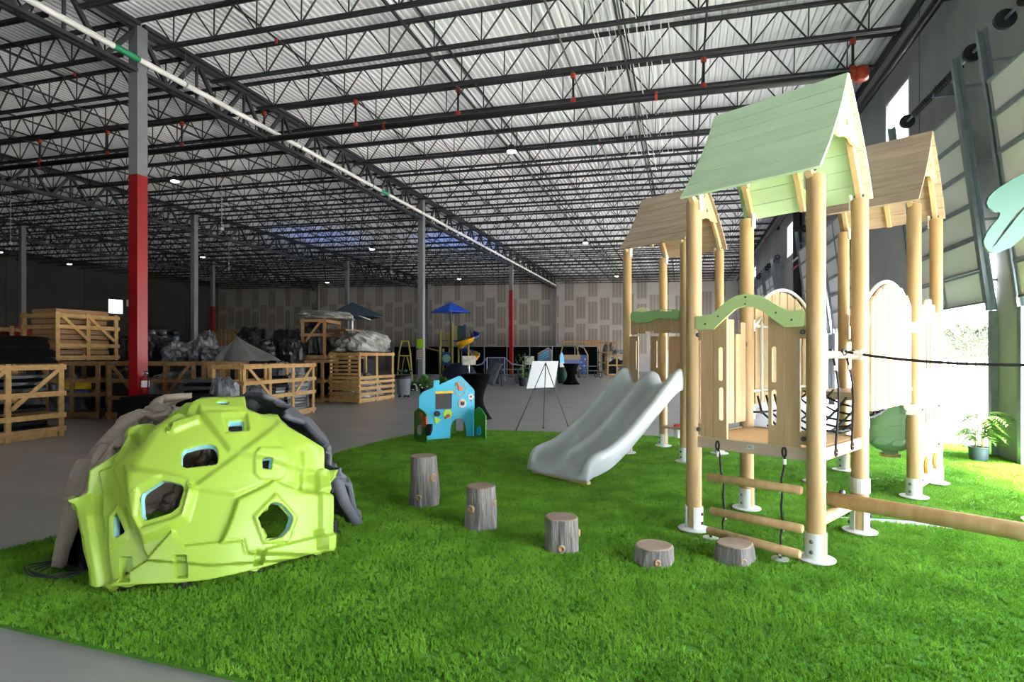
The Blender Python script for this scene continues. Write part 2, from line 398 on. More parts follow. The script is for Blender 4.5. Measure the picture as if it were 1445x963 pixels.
for i, y in enumerate(DOORS):
    d = struct(bpy.data.objects.new(f'door_{i+1}', None)); COL.objects.link(d); d.location = (0, y, 0)
    for k in range(6):
        z = (2.27 if y > 6 else 3.06 if -3 < y < 4 else 2.27 if y > 4 else 0)+k*sec_h
        s = put('door_section', sec_me, d, (door_x(z) if y > -3 else WX-.05, 0, z), (0, dang if y > -3 else 0, 0)); put('stiffener', rib_me, s)
    for yy in (-.06, DW+.02):
        put('track', trk_me, d, (door_x(TRK0)-.02, yy, TRK0), (0, dang, 0)); put('track_foot', low_me, d, (WX, yy+.03, 0))
        for zz in (2.6, 3.5, 4.4, 5.5): MB().bar((door_x(zz)+.05, yy+.03, zz), (WX, yy+.03, zz), .04, .04).obj('track_bracket', M_GALV, d)
    b = MB(); b.tube([(WX-.28, -.15, 6.0), (WX-.28, DW+.15, 6.0)], .02, 8); b.obj('shaft', M_GALV, d)
    b = MB(); 
    pts = [(WX-.28, .45+a*.02, 6.0) for a in range(90)]
    b.tube(pts, [.062 if a % 4 < 2 else .05 for a in range(90)], 10); b.obj('torsion_spring', M_BLACK, d)
    for yy in (.02, DW-.02): b = MB(); b.tube([(WX-.28, yy-.03, 6.0), (WX-.28, yy+.03, 6.0)], .13, 14); b.obj('cable_drum', M_DARK, d)
    b = MB(); b.bx(WX-.32, WX, DW/2-.03, DW/2+.03, 5.9, 6.1); b.obj('bearing_plate', M_GALV, d)
# black flue/conduits on the wall between the doors
fb = thing('wall_conduits', 'black vertical conduits rising up the grey wall between dock doors', 'conduit', (WX-.15, 24.6, 0))
for k in range(5): MB().tube([(0, -.5+k*.25, 0), (0, -.5+k*.25, 8.2)], .07, 8).obj('conduit', M_PIPEB, fb)
for z in (3.6, 4.9, 5.2): MB().bx(-.1, .15, -.6, .6, z, z+.06).obj('strap', M_RED if z < 5 else M_WHITE, fb)
# small emergency light on the left wall
t = thing('exit_light', 'small white box lamp on the dark left wall', 'lamp', (XL, 40.75, 6.3)); MB().bx(0, .2, -.45, .45, -.3, .3).obj('housing', M_WHITE, t)
MB().lathe([(.0, 0), (.12, .02), (.12, .1), (0, .14)], 10, (.2, -.25, -.3)).obj('lamp_head', M_WHITE, t)
# ================================================================ turf
TURF_LD = [(-2.82,3.14),(-2.05,2.88),(-1.22,2.60),(-.2,2.3),(1.5,2.0),(4.2,1.5)]
edge_l = [gnd(0, 782), gnd(60, 766)]
edge_b = [gnd(425, 663), gnd(480, 640), gnd(530, 626), gnd(584, 614.5), gnd(635, 610.5), gnd(687, 609), gnd(791, 612), gnd(961, 619)]
tp = [wld(l, d) for l, d in TURF_LD]
tp += [Vector((WX-.02, tp[-1].y, 0)), Vector((WX-.02, 11.2, 0))]
tp += [Vector((2.2, 11.6, 0))]
tp += list(reversed(edge_b)) + [gnd(250, 718)] + list(reversed(edge_l)) + [wld(-4.6, 4.05), wld(-3.9, 3.5)]
poly = [(p.x, p.y) for p in tp]
M_TURFB = mat('turf_backing', '#4c841c', .95, noise=(60, .4), col2='#3d7012')
def turf_grass():
    m = bpy.data.materials.new('turf_fibre'); m.use_nodes = True; nt = m.node_tree; N, L = nt.nodes, nt.links; p = N['Principled BSDF']
    tc = N.new('ShaderNodeNewGeometry'); nz = N.new('ShaderNodeTexNoise'); nz.inputs['Scale'].default_value = 3.2; nz.inputs['Detail'].default_value = 6
    L.new(tc.outputs['Position'], nz.inputs['Vector'])
    rp = N.new('ShaderNodeValToRGB'); e = rp.color_ramp.elements; e[0].position = .35; e[1].position = .68
    e[0].color = (*rgb('#598f18'), 1); e[1].color = (*rgb('#7db232'), 1)
    nz2 = N.new('ShaderNodeTexNoise'); nz2.inputs['Scale'].default_value = 140; L.new(tc.outputs['Position'], nz2.inputs['Vector'])
    hs = N.new('ShaderNodeHueSaturation'); mr = N.new('ShaderNodeMapRange'); mr.inputs[1].default_value = .3; mr.inputs[2].default_value = .7; mr.inputs[3].default_value = .65; mr.inputs[4].default_value = 1.35
    L.new(nz2.outputs['Fac'], mr.inputs[0]); L.new(mr.outputs[0], hs.inputs['Value'])
    L.new(nz.outputs['Fac'], rp.inputs[0]); L.new(rp.outputs[0], hs.inputs['Color']); L.new(hs.outputs[0], p.inputs['Base Color'])
    p.inputs['Roughness'].default_value = .55; p.inputs['Specular IOR Level'].default_value = .25
    return m
M_FIB = turf_grass()
def strip_poly(pts, w):
    L_, R_ = [], []
    for i, p in enumerate(pts):
        t = (pts[min(i+1, len(pts)-1)]-pts[max(i-1, 0)]).normalized(); nn = Vector((-t.y, t.x, 0)); ww = w[i] if isinstance(w, list) else w
        L_.append((p.x+nn.x*ww/2, p.y+nn.y*ww/2)); R_.append((p.x-nn.x*ww/2, p.y-nn.y*ww/2))
    return L_+R_[::-1]
seam = [gnd(545, 686.5), gnd(640, 692.5), gnd(760, 701.5), gnd(880, 711), gnd(1000, 720.5), gnd(1130, 730), gnd(1200, 734), gnd(1260, 738.5), gnd(1320, 743.5), gnd(1390, 752), gnd(1455, 763)]
seam_w = [.03]*5+[.045, .09, .17, .19, .16, .1]
seam2 = [gnd(787, 702), gnd(815, 685), gnd(850, 664)]
b = MB(); b.prism(poly, .02, (0, 0, .01), (1,0,0), (0,1,0), [strip_poly(seam, seam_w), strip_poly(seam2[1:], .02)])
turf = b.obj('artificial_turf', [M_TURFB, M_FIB]); turf['kind'] = 'stuff'
tag(turf, 'bright green artificial turf laid over the concrete floor', 'turf')
def grass_nodes(ob):
    ng = bpy.data.node_groups.new('turf_fibres', 'GeometryNodeTree')
    ng.interface.new_socket('Geometry', in_out='INPUT', socket_type='NodeSocketGeometry'); ng.interface.new_socket('Geometry', in_out='OUTPUT', socket_type='NodeSocketGeometry')
    N, L = ng.nodes, ng.links; gi = N.new('NodeGroupInput'); go = N.new('NodeGroupOutput')
    cones = []
    rnd = random.Random(3)
    for k in range(6):
        c = N.new('GeometryNodeMeshCone'); c.fill_type = 'NONE'; c.inputs['Vertices'].default_value = 3; c.inputs['Radius Bottom'].default_value = .0019; c.inputs['Radius Top'].default_value = .0004; c.inputs['Depth'].default_value = rnd.uniform(.017, .023)
        t = N.new('GeometryNodeTransform'); a = rnd.uniform(0, 6.28)
        t.inputs['Rotation'].default_value = (rnd.uniform(-.65, .65), rnd.uniform(-.65, .65), a); t.inputs['Translation'].default_value = (rnd.uniform(-.009, .009), rnd.uniform(-.009, .009), 0)
        L.new(c.outputs['Mesh'], t.inputs['Geometry']); cones.append(t)
    jb = N.new('GeometryNodeJoinGeometry')
    for t in cones: L.new(t.outputs[0], jb.inputs[0])
    sm = N.new('GeometryNodeSetMaterial'); sm.inputs['Material'].default_value = M_FIB; L.new(jb.outputs[0], sm.inputs[0])
    pos = N.new('GeometryNodeInputPosition'); vl = N.new('ShaderNodeVectorMath'); vl.operation = 'LENGTH'; L.new(pos.outputs[0], vl.inputs[0])
    nrm = N.new('GeometryNodeInputNormal'); sx = N.new('ShaderNodeSeparateXYZ'); L.new(nrm.outputs[0], sx.inputs[0])
    gt = N.new('FunctionNodeCompare'); gt.operation = 'GREATER_THAN'; gt.inputs[1].default_value = .5; L.new(sx.outputs[2], gt.inputs[0])
    mr = N.new('ShaderNodeMapRange'); mr.inputs[1].default_value = 3.0; mr.inputs[2].default_value = 9.0; mr.inputs[3].default_value = 4200; mr.inputs[4].default_value = 1500
    L.new(vl.outputs['Value'], mr.inputs[0])
    dp_ = N.new('GeometryNodeDistributePointsOnFaces'); L.new(gi.outputs[0], dp_.inputs['Mesh']); L.new(gt.outputs[0], dp_.inputs['Selection']); L.new(mr.outputs[0], dp_.inputs['Density'])
    rv = N.new('FunctionNodeRandomValue'); rv.data_type = 'FLOAT_VECTOR'; rv.inputs[0].default_value = (0,0,0); rv.inputs[1].default_value = (0,0,6.28)
    rs = N.new('FunctionNodeRandomValue'); rs.inputs[2].default_value = .75; rs.inputs[3].default_value = 1.2
    io = N.new('GeometryNodeInstanceOnPoints'); L.new(dp_.outputs['Points'], io.inputs['Points']); L.new(sm.outputs[0], io.inputs['Instance']); L.new(rv.outputs[0], io.inputs['Rotation']); L.new(rs.outputs[1], io.inputs['Scale'])
    j = N.new('GeometryNodeJoinGeometry'); L.new(gi.outputs[0], j.inputs[0]); L.new(io.outputs[0], j.inputs[0]); L.new(j.outputs[0], go.inputs[0])
    md = ob.modifiers.new('fibres', 'NODES'); md.node_group = ng
grass_nodes(turf)
# grey tape showing in the open seam
b = MB(); b.prism(strip_poly(seam[5:], [w_*.9 for w_ in seam_w[5:]]), .012, (0, 0, .007), (1,0,0), (0,1,0))
tag(b.obj('seam_strip', mat('seam_tape', '#b4b6ba', .9, noise=(40, .5))), 'pale grey seam strip curving across the sunny turf beside the playset', 'seam tape')

# ================================================================ wooden playset
M_POST = mat('post_timber', '#bfa176', .55, noise=(3, .2), col2='#aa895a', stretch=(6, 6, .5), rand=.04, bump=(8, .04))
M_PLANK = mat('plank_timber', '#b99d78', .6, noise=(3.5, .2), col2='#a98b64', stretch=(5, 5, .6), rand=.07)
M_PLANKX = mat('shingle_timber', '#b9a690', .65, noise=(3.5, .22), col2='#a58f78', stretch=(.6, 5, 5), rand=.07)
M_PALE = mat('pale_timber', '#d5b98b', .6, noise=(3, .15), col2='#c9a877', stretch=(3, 3, 1))
M_GROOF = mat('mint_green_board', '#c8e6bb', .55, noise=(4, .08), stretch=(.5, 4, 4), rand=.03)
M_GARCH = mat('arch_green_board', '#b2cc88', .5, rand=.02)
M_ZINC = mat('white_galvanised', '#d4d6d6', .45, .2)
M_TUBEW = mat('white_powder_coat', '#dcd9d0', .4)
M_ROPE = mat('black_rope', '#17171a', .8)
M_BOLT = mat('grey_bolt', '#55585c', .4, .6)
M_SLIDE = mat('slide_grey_plastic', '#a7aeaf', .3, spec=.5, noise=(2.5, .06))
E1 = (.674, -.739); E2 = (.739, .674)
AO = (2.208-.48*E1[0]-.48*E2[0], 4.764-.48*E1[1]-.48*E2[1])
S = .96
PROT = math.atan2(E1[1], E1[0])+YAW
PO = wld(*AO)
PS = thing('wooden_playset', 'wooden playset of three roofed towers with a double slide, bridge and balance beam', 'playset', PO, PROT)
PM = Matrix.Translation(PO) @ Matrix.Rotation(PROT, 4, 'Z'); PI_ = PM.inverted()
def pl(px, py, axis, val):
    o = PI_ @ EYEV; d = PI_.to_3x3() @ ray(px, py); t = (val-o[axis])/d[axis]; return o+d*t
def arc_pts(c, r, a0, a1, n): return [(c[0]+r*math.cos(lerp(a0, a1, i/n)), c[1]+r*math.sin(lerp(a0, a1, i/n))) for i in range(n+1)]
# post with its steel foot
fb = MB(); fb.lathe([(.0, .018), (.05, .018), (.128, .036), (.13, .046), (.07, .054), (.06, .064), (0, .064)], 24, caps=False)
for s in (0, math.pi):
    o_ = arc_pts((0, 0), .073, s-1.1, s+1.1, 8); i_ = arc_pts((0, 0), .063, s+1.1, s-1.1, 8)
    fb.prism(o_+i_, .19, (0, 0, .135), (1,0,0), (0,1,0))
foot_me = fb.mesh('post_foot', M_ZINC, 35)
bb = MB(); bb.lathe([(0, 0), (.014, 0), (.014, .008), (.009, .016), (0, .018)], 10, caps=False); bolt_me = bb.mesh('bolt', M_BOLT, 40)
def post(x, y, top, frot):
    b = MB(); b.lathe([(.062, .05), (.0635, .07), (.0635, top-.012), (.058, top)], 20, (0, 0, 0)); o = b.obj('post', M_POST, PS, 40); o.location = (x, y, 0)
    f = put('post_foot', foot_me, o, (0,0,0), (0,0,frot))
    for s in (0, math.pi):
        for z in (.1, .175):
            a = frot+s; put('bolt', bolt_me, o, (.072*math.cos(a), .072*math.sin(a), z), (0, math.pi/2, a))
    return o
TW = {1: (0, 0, .82), 2: (-2.63, 2.66, 1.08), 3: (0, 2.66, 1.08)}
for k, (tx, ty, dz) in TW.items():
    for (ax, ay) in ((0,0), (S,0), (S,S), (0,S)):
        fr = {(1,0,0): 0, (1,S,0): 1.5, (1,S,S): .2, (1,0,S): 1.4}.get((k, ax, ay), 1.35)
        post(tx+ax, ty+ay, dz+1.97, fr)
    # deck with rim boards
    d = MB(); d.bx(tx+.03, tx+S-.03, ty+.03, ty+S-.03, dz-.025, dz); dk = d.obj('deck', mat('deck_timber', '#c7a377', .45, noise=(3, .15), stretch=(.5, 5, 5)), PS)
    for (a, c) in (((.05, -.02), (S-.05, -.02)), ((.05, S+.02), (S-.05, S+.02))): MB().bx(tx+a[0], tx+c[0], ty+a[1]-.014, ty+a[1]+.014, dz-.085, dz+.004).obj('rim_board', M_PLANKX, dk)
    for xx in (-.02, S+.02): MB().bx(tx+xx-.014, tx+xx+.014, ty+.05, ty+S-.05, dz-.085, dz+.004).obj('rim_board', M_PLANK, dk)
# roofs
RIDGE, EAVE, OV = .86, .01, .1
def prof_pt(side, t, off=0):
    ye = -OV if side < 0 else S+OV
    y = lerp(S/2, ye, t)+.05*4*t*(1-t); z = lerp(RIDGE, EAVE, t)
    if off:
        a = prof_pt(side, max(t-.01, 0)); c = prof_pt(side, min(t+.01, 1)); v = Vector((0, c[0]-a[0], c[1]-a[1])).normalized()
        nrm = Vector((0, -v.z, v.y)) if side > 0 else Vector((0, v.z, -v.y))
        y += nrm.y*off; z += nrm.z*off
    return (y, z)
GABX = .985
gp = [(1000,66),(1016,170),(1038,290),(1052,400),(1062,507),(1030,488),(1005,468),(990,437),(972,427),(945,432),(912,408),(935,300),(962,190)]
gab = []
for cx, cyy in gp:
    q = pl(960+cx/4.186, 90+cyy/4.186, 0, GABX); gab.append((q.y, q.z-2.79))
# keep the gable inside the roof planes
def clampg(y, z):
    t = max(0, min(1, (RIDGE-z)/(RIDGE-EAVE))); return (min(max(y, prof_pt(-1, t, -.012)[0]), prof_pt(1, t, -.012)[0]), z)
gab = [clampg(p[0], min(p[1], RIDGE-.02)) for p in gab]
hq = pl(960+977/4.186, 90+346/4.186, 0, GABX)
ghole = [(hq.y+.022*math.cos(a), hq.z-2.79+.03*math.sin(a)) for a in [i*math.pi/6 for i in range(12)]]
for k, (tx, ty, dz) in TW.items():
    r = bpy.data.objects.new('roof', None); COL.objects.link(r); r.parent = PS; r.location = (tx, ty, dz+1.97)
    r['label'] = ['mint green plank roof', 'brown plank roof above the slide', 'brown plank roof nearest the dock doors'][k-1]
    m = M_GROOF if k == 1 else M_PLANKX
    for side in (-1, 1):
        for i in range(7):
            t0, t1 = i/7+.003, (i+1)/7-.003; b = MB(); rows = []
            for off in (0, .02):
                pass
            ts = [t0, (t0+t1)/2, t1]; ring = []
            lo = [prof_pt(side, t, 0) for t in ts]; hi = [prof_pt(side, t, .02) for t in ts]
            loop = lo+hi[::-1]
            b.prism(loop, S+.13, (S/2, 0, 0), (0,1,0), (0,0,1)); b.obj('roof_plank', m, r)
    for gx in (GABX, S-GABX):
        b = MB(); b.prism(gab, .018, (gx, 0, 0), (0,1,0), (0,0,1), [ghole]); b.obj('gable_board', M_PALE, r)
    for gx in (GABX-.045, S/2, S-GABX+.045):
        for side in (-1, 1):
            ts = [.0+i*.1 for i in range(0, 11)]; t_a = .12
            up = [prof_pt(side, max(t, t_a), -.002) for t in ts]; lo = [prof_pt(side, max(t, t_a), -.06-.0*t) for t in ts]
            if gx == S/2: up, lo = up[:], [prof_pt(side, max(t, t_a), -.035) for t in ts]
            b = MB(); b.prism(up+lo[::-1], .042, (gx, 0, 0), (0,1,0), (0,0,1)); rb_ = b.obj('rafter', M_PALE, r)
            if gx != S/2:
                q = prof_pt(side, .95, -.03)
                for sx in (-1, 1): put('bolt', bolt_me, rb_, (gx+sx*.022, q[0], q[1]), (0, math.pi/2*sx, 0))
    for (ax, ay) in ((0,0), (S,0), (S,S), (0,S)):
        MB().bx(ax-.074 if ax else .062, ax-.062 if ax else .074, ay-.028, ay+.028, -.09, .045).obj('post_bracket', M_TUBEW, r)

# ---- tower 1: entry panel on the front side (plane y = 0)
def px_plane(pts, axis, val, ua, sc=None):
    out = []
    for p in pts:
        q = pl(p[0], p[1], axis, val); out.append((q[ua], q.z))
    return out
def rrect(x0, x1, z0, z1, r, n=4):
    P = []
    for cx, cz, a0 in ((x1-r, z0+r, -math.pi/2), (x1-r, z1-r, 0), (x0+r, z1-r, math.pi/2), (x0+r, z0+r, math.pi)):
        P += arc_pts((cx, cz), r, a0, a0+math.pi/2, n)
    return P
def panel_board(name, x0, x1, z0, z1, yy, m, parent, slots=(), t=.024, r=.012):
    b = MB(); b.prism(rrect(x0, x1, z0, z1, r), t, (0, yy, 0), (1,0,0), (0,0,1), [rrect(*s_, .45*(s_[1]-s_[0])) for s_ in slots]); return b.obj(name, m, parent)
def empty_part(name, label=None):
    o = bpy.data.objects.new(name, None); COL.objects.link(o); o.parent = PS
    if label: o['label'] = label
    return o
ep = empty_part('entry_panel', 'plank entry panel with a green arch board')
yp = -.012
def X0(px, py=550): return pl(px, py, 1, yp).x
def Z0(px, py): return pl(px, py, 1, yp).z
panel_board('plank', X0(990), X0(1007.2), Z0(998, 621), Z0(998, 450), yp, M_PLANK, ep)
panel_board('plank', X0(1008.2), X0(1026.5), Z0(1017, 622.5), Z0(1024, 440), yp, M_PLANK, ep, [(X0(1015), X0(1020.6), Z0(1018, 538), Z0(1018, 490)), (X0(1015.6), X0(1021.6), Z0(1018, 594), Z0(1018, 547))])
panel_board('plank', X0(1085), X0(1106.6), Z0(1096, 632.5), Z0(1096, 440), yp, M_PLANK, ep, [(X0(1090), X0(1096.5), Z0(1093, 540), Z0(1093, 489)), (X0(1089.8), X0(1096.5), Z0(1093, 601), Z0(1093, 550))])
panel_board('plank', X0(1107.8), X0(1129.5), Z0(1118, 636), Z0(1118, 455), yp, M_PLANK, ep)
ar = [(90,172),(150,170),(190,145),(240,97),(290,67),(350,55),(410,63),(470,92),(520,122),(570,145),(642,138),(650,148),(650,215),(640,226),(545,229),(490,190),(440,150),(390,127),(340,120),(290,135),(230,188),(175,241),(92,243),(83,235),(83,180)]
ya = -.045
pts = [pl(960+a/3.705, 400+c/3.705, 1, ya) for a, c in ar]
b = MB(); b.prism([(p.x, p.z) for p in pts], .022, (0, ya, 0), (1,0,0), (0,0,1)); arch = b.obj('arch_board', M_GARCH, ep)
for a, c in ((130,213),(198,173),(340,72),(340,108),(500,153),(582,191)):
    q = pl(960+a/3.705, 400+c/3.705, 1, ya-.011); put('bolt', bolt_me, arch, q, (math.pi/2, 0, 0)).scale = (.6, .6, .6)
for px, py in ((986.5, 473), (987.5, 606), (1134, 469), (1135, 619.5)):
    q = pl(px, py, 1, -.02); MB().bx(q.x-.035, q.x+.035, -.03, 0, q.z-.045, q.z+.045).obj('bracket', M_PLANK, ep); put('bolt', bolt_me, ep, (q.x, -.032, q.z), (math.pi/2, 0, 0)).scale = (1.3,)*3
# name plate on the front rim board
pa, pc = pl(1052, 628, 1, -.036), pl(1064, 635, 1, -.036)
MB().prism([(pa.x, -.012), (pc.x, -.012), (pc.x, .016), (pa.x+.018, .016)], .003, (0, -.036, (pa.z+pc.z)/2), (1,0,0), (0,0,1)).obj('name_plate', M_ZINC, PS)
def text_part(txt, size, loc, rot, m, parent, name='lettering'):
    cu = bpy.data.curves.new(name, 'FONT'); cu.body = txt; cu.size = size; cu.align_x = 'CENTER'; cu.align_y = 'CENTER'; cu.extrude = .0006; cu.materials.append(m)
    o = bpy.data.objects.new(name, cu); COL.objects.link(o)
    dg = bpy.context.evaluated_depsgraph_get(); me = bpy.data.meshes.new_from_object(o.evaluated_get(dg)); bpy.data.objects.remove(o)
    return put(name, me, parent, loc, rot)
text_part('AC', .026, ((pa.x+pc.x)/2+.005, -.0385, (pa.z+pc.z)/2+.002), (math.pi/2, 0, 0), M_BOLT, PS)
# picket panel on the left side (plane x = 0)
sp_ = empty_part('side_panel', 'short picket side panel of the mint roofed tower')
for z in (.95, 1.6):
    MB().bx(-.012, .012, .07, S-.07, z-.045, z+.045).obj('rail', M_PALE, sp_)
    for y in (.066, S-.066): MB().bx(-.03, .03, y-.02, y+.02, z-.02, z+.02).obj('bracket', M_BOLT, sp_)
for i, (y, zt) in enumerate(((.13, 1.74), (.28, 1.8), (.43, 1.68), (.58, 1.82), (.73, 1.69), (.83, 1.8))):
    MB().prism(rrect(y-.06, y+.06 if i < 5 else y+.035, .88, zt, .01), .022, (.024, 0, 0), (0,1,0), (0,0,1)).obj('picket', M_PLANK, sp_)
# hand rail and ropes on the right side (plane x = S)
hr = empty_part('hand_rail', 'round timber rail with two black grab ropes')
MB().tube([(S, .06, 1.5), (S, S-.06, 1.5)], .029, 12).obj('rail', M_PALE, hr, 40)
for y in (.07, S-.07): MB().bx(S-.045, S+.045, y-.05, y+.02, 1.46, 1.54).obj('bracket', M_TUBEW, hr)
for (p0, p1) in (((1175.5, 503), (1179, 637)), ((1194.5, 503), (1202, 628))):
    a = pl(*p0, 0, S+.01); c = pl(*p1, 0, S+.035); n = 10
    pts = [a.lerp(c, i/n)+Vector((.03*math.sin(i/n*math.pi), .02*math.sin(i/n*2*math.pi), 0)) for i in range(n+1)]
    rp_ = MB().tube(pts, .009, 6).obj('grab_rope', M_ROPE, hr, True)
    MB().tube([pts[1]+Vector((0,0,.0)), pts[1]-Vector((0,0,.035))], .014, 8).obj('ferrule', M_TUBEW, rp_)
    MB().tube([c+Vector((.005, .02*math.cos(t), .02+.028*math.sin(t)-.03)) for t in [i*.6 for i in range(11)]], .007, 5).obj('eye', M_ROPE, rp_)
for y in (.3, .55, .8): put('bolt', bolt_me, hr, (S, y, 1.527))
# rope ladder with log rungs on the front side
ld_ = empty_part('rope_ladder', 'rope ladder of three round log rungs')
rung = [((1000, 673.5), (1131.5, 692.5), -.07), ((1003, 721), (1133, 747), -.13), ((998.5, 748.5), (1129, 783), -.2)]
rp = []
for a, c, yy in rung:
    qa, qc = pl(*a, 1, yy), pl(*c, 1, yy); z = (qa.z+qc.z)/2; rp.append((qa, qc, yy, z))
    MB().tube([(qa.x, yy, qa.z), (qa.x+.01, yy, qa.z), (qc.x-.01, yy, qc.z), (qc.x, yy, qc.z)], [.027, .033, .033, .027], 12).obj('rung', M_POST, ld_, 40)
for j, (tpx, tpy, gpx, gpy) in enumerate(((1013.5, 634, 1003, 759), (1107.5, 644, 1101, 789))):
    top = pl(tpx, tpy, 1, -.045); g = PI_ @ gnd(gpx, gpy, .03)
    f = (.17, .8)[j]; xs = [lerp(r[0].x, r[1].x, f) for r in rp]
    pts = [top]+[Vector((xs[i], rp[i][2], lerp(rp[i][0].z, rp[i][1].z, f))) for i in range(3)]+[g+Vector((0, 0, .03))]
    fine = []
    for i in range(4):
        for t in range(4): fine.append(pts[i].lerp(pts[i+1], t/4)+Vector((.006*math.sin(t*1.6+i), 0, 0)))
    fine.append(pts[-1]); MB().tube(fine, .0085, 6).obj('ladder_rope', M_ROPE, ld_, True)
    MB().tube([top+Vector((.014*math.sin(t), -.012, .03+.034*math.cos(t))) for t in [i*.55 for i in range(12)]], .008, 5).obj('rope_eye', M_ROPE, ld_)
    MB().tube([top+Vector((0, -.006, -.02)), top+Vector((0, -.006, -.06))], .014, 8).obj('ferrule', M_TUBEW, ld_)
    for r_, x_ in zip(rp, xs):
        zc = lerp(r_[0].z, r_[1].z, f); MB().tube([(x_, r_[2], zc-.045), (x_, r_[2], zc-.03)], .013, 8).obj('ferrule', M_TUBEW, ld_)
    MB().lathe([(0, .026), (.062, .026), (.062, .034), (0, .036)], 16, (g.x, g.y, 0), False).obj('anchor_plate', M_ZINC, ld_)
    b = MB(); b.tube([g+Vector((0, 0, .0)), g+Vector((0, 0, .05))], .012, 8); b.tube([g+Vector((-.02, 0, .035)), g+Vector((.025, 0, .035))], .017, 8); b.tube([g+Vector((.02, 0, .03)), pts[-1]+Vector((.05, .0, .03))], .007, 6); b.obj('shackle', M_BOLT, ld_)
# balance beam and cross log
bm = empty_part('balance_beam', 'round timber balance beam')
zb_ = .40; p0 = PI_ @ gnd(1168, 703.5, zb_)
MB().tube([(S, .07, zb_-.1), (S, S-.07, zb_-.1)], .045, 14).obj('cross_log', M_PALE, bm, 40)
by = p0.y
MB().tube([(p0.x-.0, by, zb_), (p0.x+.012, by, zb_), (p0.x+3.0, by, zb_), (p0.x+3.01, by, zb_)], [.05, .0575, .0575, .05], 16).obj('beam', M_POST, bm, 40)
for y in (-.05+S,): MB().lathe([(.075, -.06), (.075, .06)], 16, (S, S, zb_+.02)).obj('collar', M_ZINC, bm)
put('bolt', bolt_me, bm, (p0.x+.1, by, zb_+.055)).scale = (1.6,)*3
ex = p0.x+2.85
post(ex, by-.32, 1.75, 0); post(ex, by+.32, 1.75, 0)
MB().tube([(ex, by-.26, zb_-.1), (ex, by+.26, zb_-.1)], .045, 12).obj('cross_log', M_PALE, bm, 40)
# black rope above the beam
ra = pl(1196, 497.5, 0, S+.03); rb2 = pl(1460, 520.5, 1, by-.02); n = 16
rbx = Vector((ex, by+.3, 1.66)); pts = []
mid = pl(1320, 519.5, 1, (ra.y+by)/2)
for i in range(n+1):
    t = i/n; a = ra.lerp(rbx, t); a.z -= .15*4*t*(1-t)*(1.1-t*.3); pts.append(a)
ro = MB().tube(pts, .0105, 8).obj('guide_rope', M_ROPE, PS, True)
MB().tube([ra+Vector((-.005+.0*t, -.03+.045*math.cos(t)-.03, .022*math.sin(t))) for t in [i*.5 for i in range(13)]], .009, 6).obj('rope_eye', M_ROPE, ro)
MB().tube([pts[0].lerp(pts[1], .25), pts[0].lerp(pts[1], .6)], .017, 8).obj('ferrule', M_TUBEW, ro)

# ---- bridge between tower 1 and tower 3
br = empty_part('bridge', 'net bridge with arched picket sides and white tube frames')
def arch_top(y): return 1.86+.3*math.sin(math.pi*(y-1.05)/1.55)**.8 if 1.05 < y < 2.6 else 1.86
for xx, sgn in ((0, -1), (S, 1)):
    npk = 13; y0_, y1_ = 1.16, 2.42
    for i in range(npk):
        ya_, yb_ = lerp(y0_, y1_, i/npk)+.0015, lerp(y0_, y1_, (i+1)/npk)-.0015
        zl, zr = arch_top(ya_), arch_top(yb_)
        MB().prism([(ya_, 1.02), (yb_, 1.02), (yb_, zr-.012), (yb_-.014, zr), (ya_+.014, zl), (ya_, zl-.012)], .022, (xx+sgn*(.02+.007*(i % 2)), 0, 0), (0,1,0), (0,0,1)).obj('picket', M_PALE, br)
    for z in (1.15, 1.78):
        MB().tube([(xx-sgn*.012, S+.05, z), (xx-sgn*.012, 2.62, z)], .016, 8).obj('tube_rail', M_TUBEW, br)
    MB().tube([(xx-sgn*.01, y, arch_top(y)+.02) for y in [1.16+i*.09 for i in range(15)]], .018, 8).obj('arch_tube', M_TUBEW, br, True)
    for ys_, dr in ((S+.06, 1), (2.6, -1)):
        loop = [(xx-sgn*.03, ys_, 1.78), (xx-sgn*.03, ys_+dr*.06, 1.79), (xx-sgn*.03, ys_+dr*.16, 1.86), (xx-sgn*.03, ys_+dr*.2, 1.8), (xx-sgn*.03, ys_+dr*.2, 1.05), (xx-sgn*.03, ys_+dr*.17, .97), (xx-sgn*.03, ys_+dr*.06, .94), (xx-sgn*.03, ys_, .94)]
        MB().tube(loop, .017, 8).obj('grab_tube', M_TUBEW, br, True)
        for z in (1.78, .94): MB().bx(xx-.05, xx+.05, ys_-.03, ys_+.015, z-.055, z+.055).obj('tube_plate', M_TUBEW, br)
def netz(x, y): t = (y-S)/(2.66-S); return lerp(.80, 1.06, t)-.12*math.sin(math.pi*t)-.05*math.sin(math.pi*x/S)+.22*abs(x/S-.5)**2*4
for i in range(7):
    x = .06+i*(S-.12)/6; MB().tube([(x, S+i2*(1.7/10), netz(x, S+i2*(1.7/10))) for i2 in range(11)], .011, 6).obj('net_rope', M_ROPE, br, True)
for i in range(1, 9):
    y = S+i*1.7/9; MB().tube([(.02, y, 1.1)]+[(.06+k*(S-.12)/6, y, netz(.06+k*(S-.12)/6, y)) for k in range(7)]+[(S-.02, y, 1.1)], .011, 6).obj('net_rope', M_ROPE, br, True)
b = MB()
for i in range(7):
    for j in range(1, 9):
        x = .06+i*(S-.12)/6; y = S+j*1.7/9; b.lathe([(0, -.02), (.018, -.012), (.018, .012), (0, .02)], 6, (x, y, netz(x, y)), False)
b.obj('net_knots', M_BLACK, br)

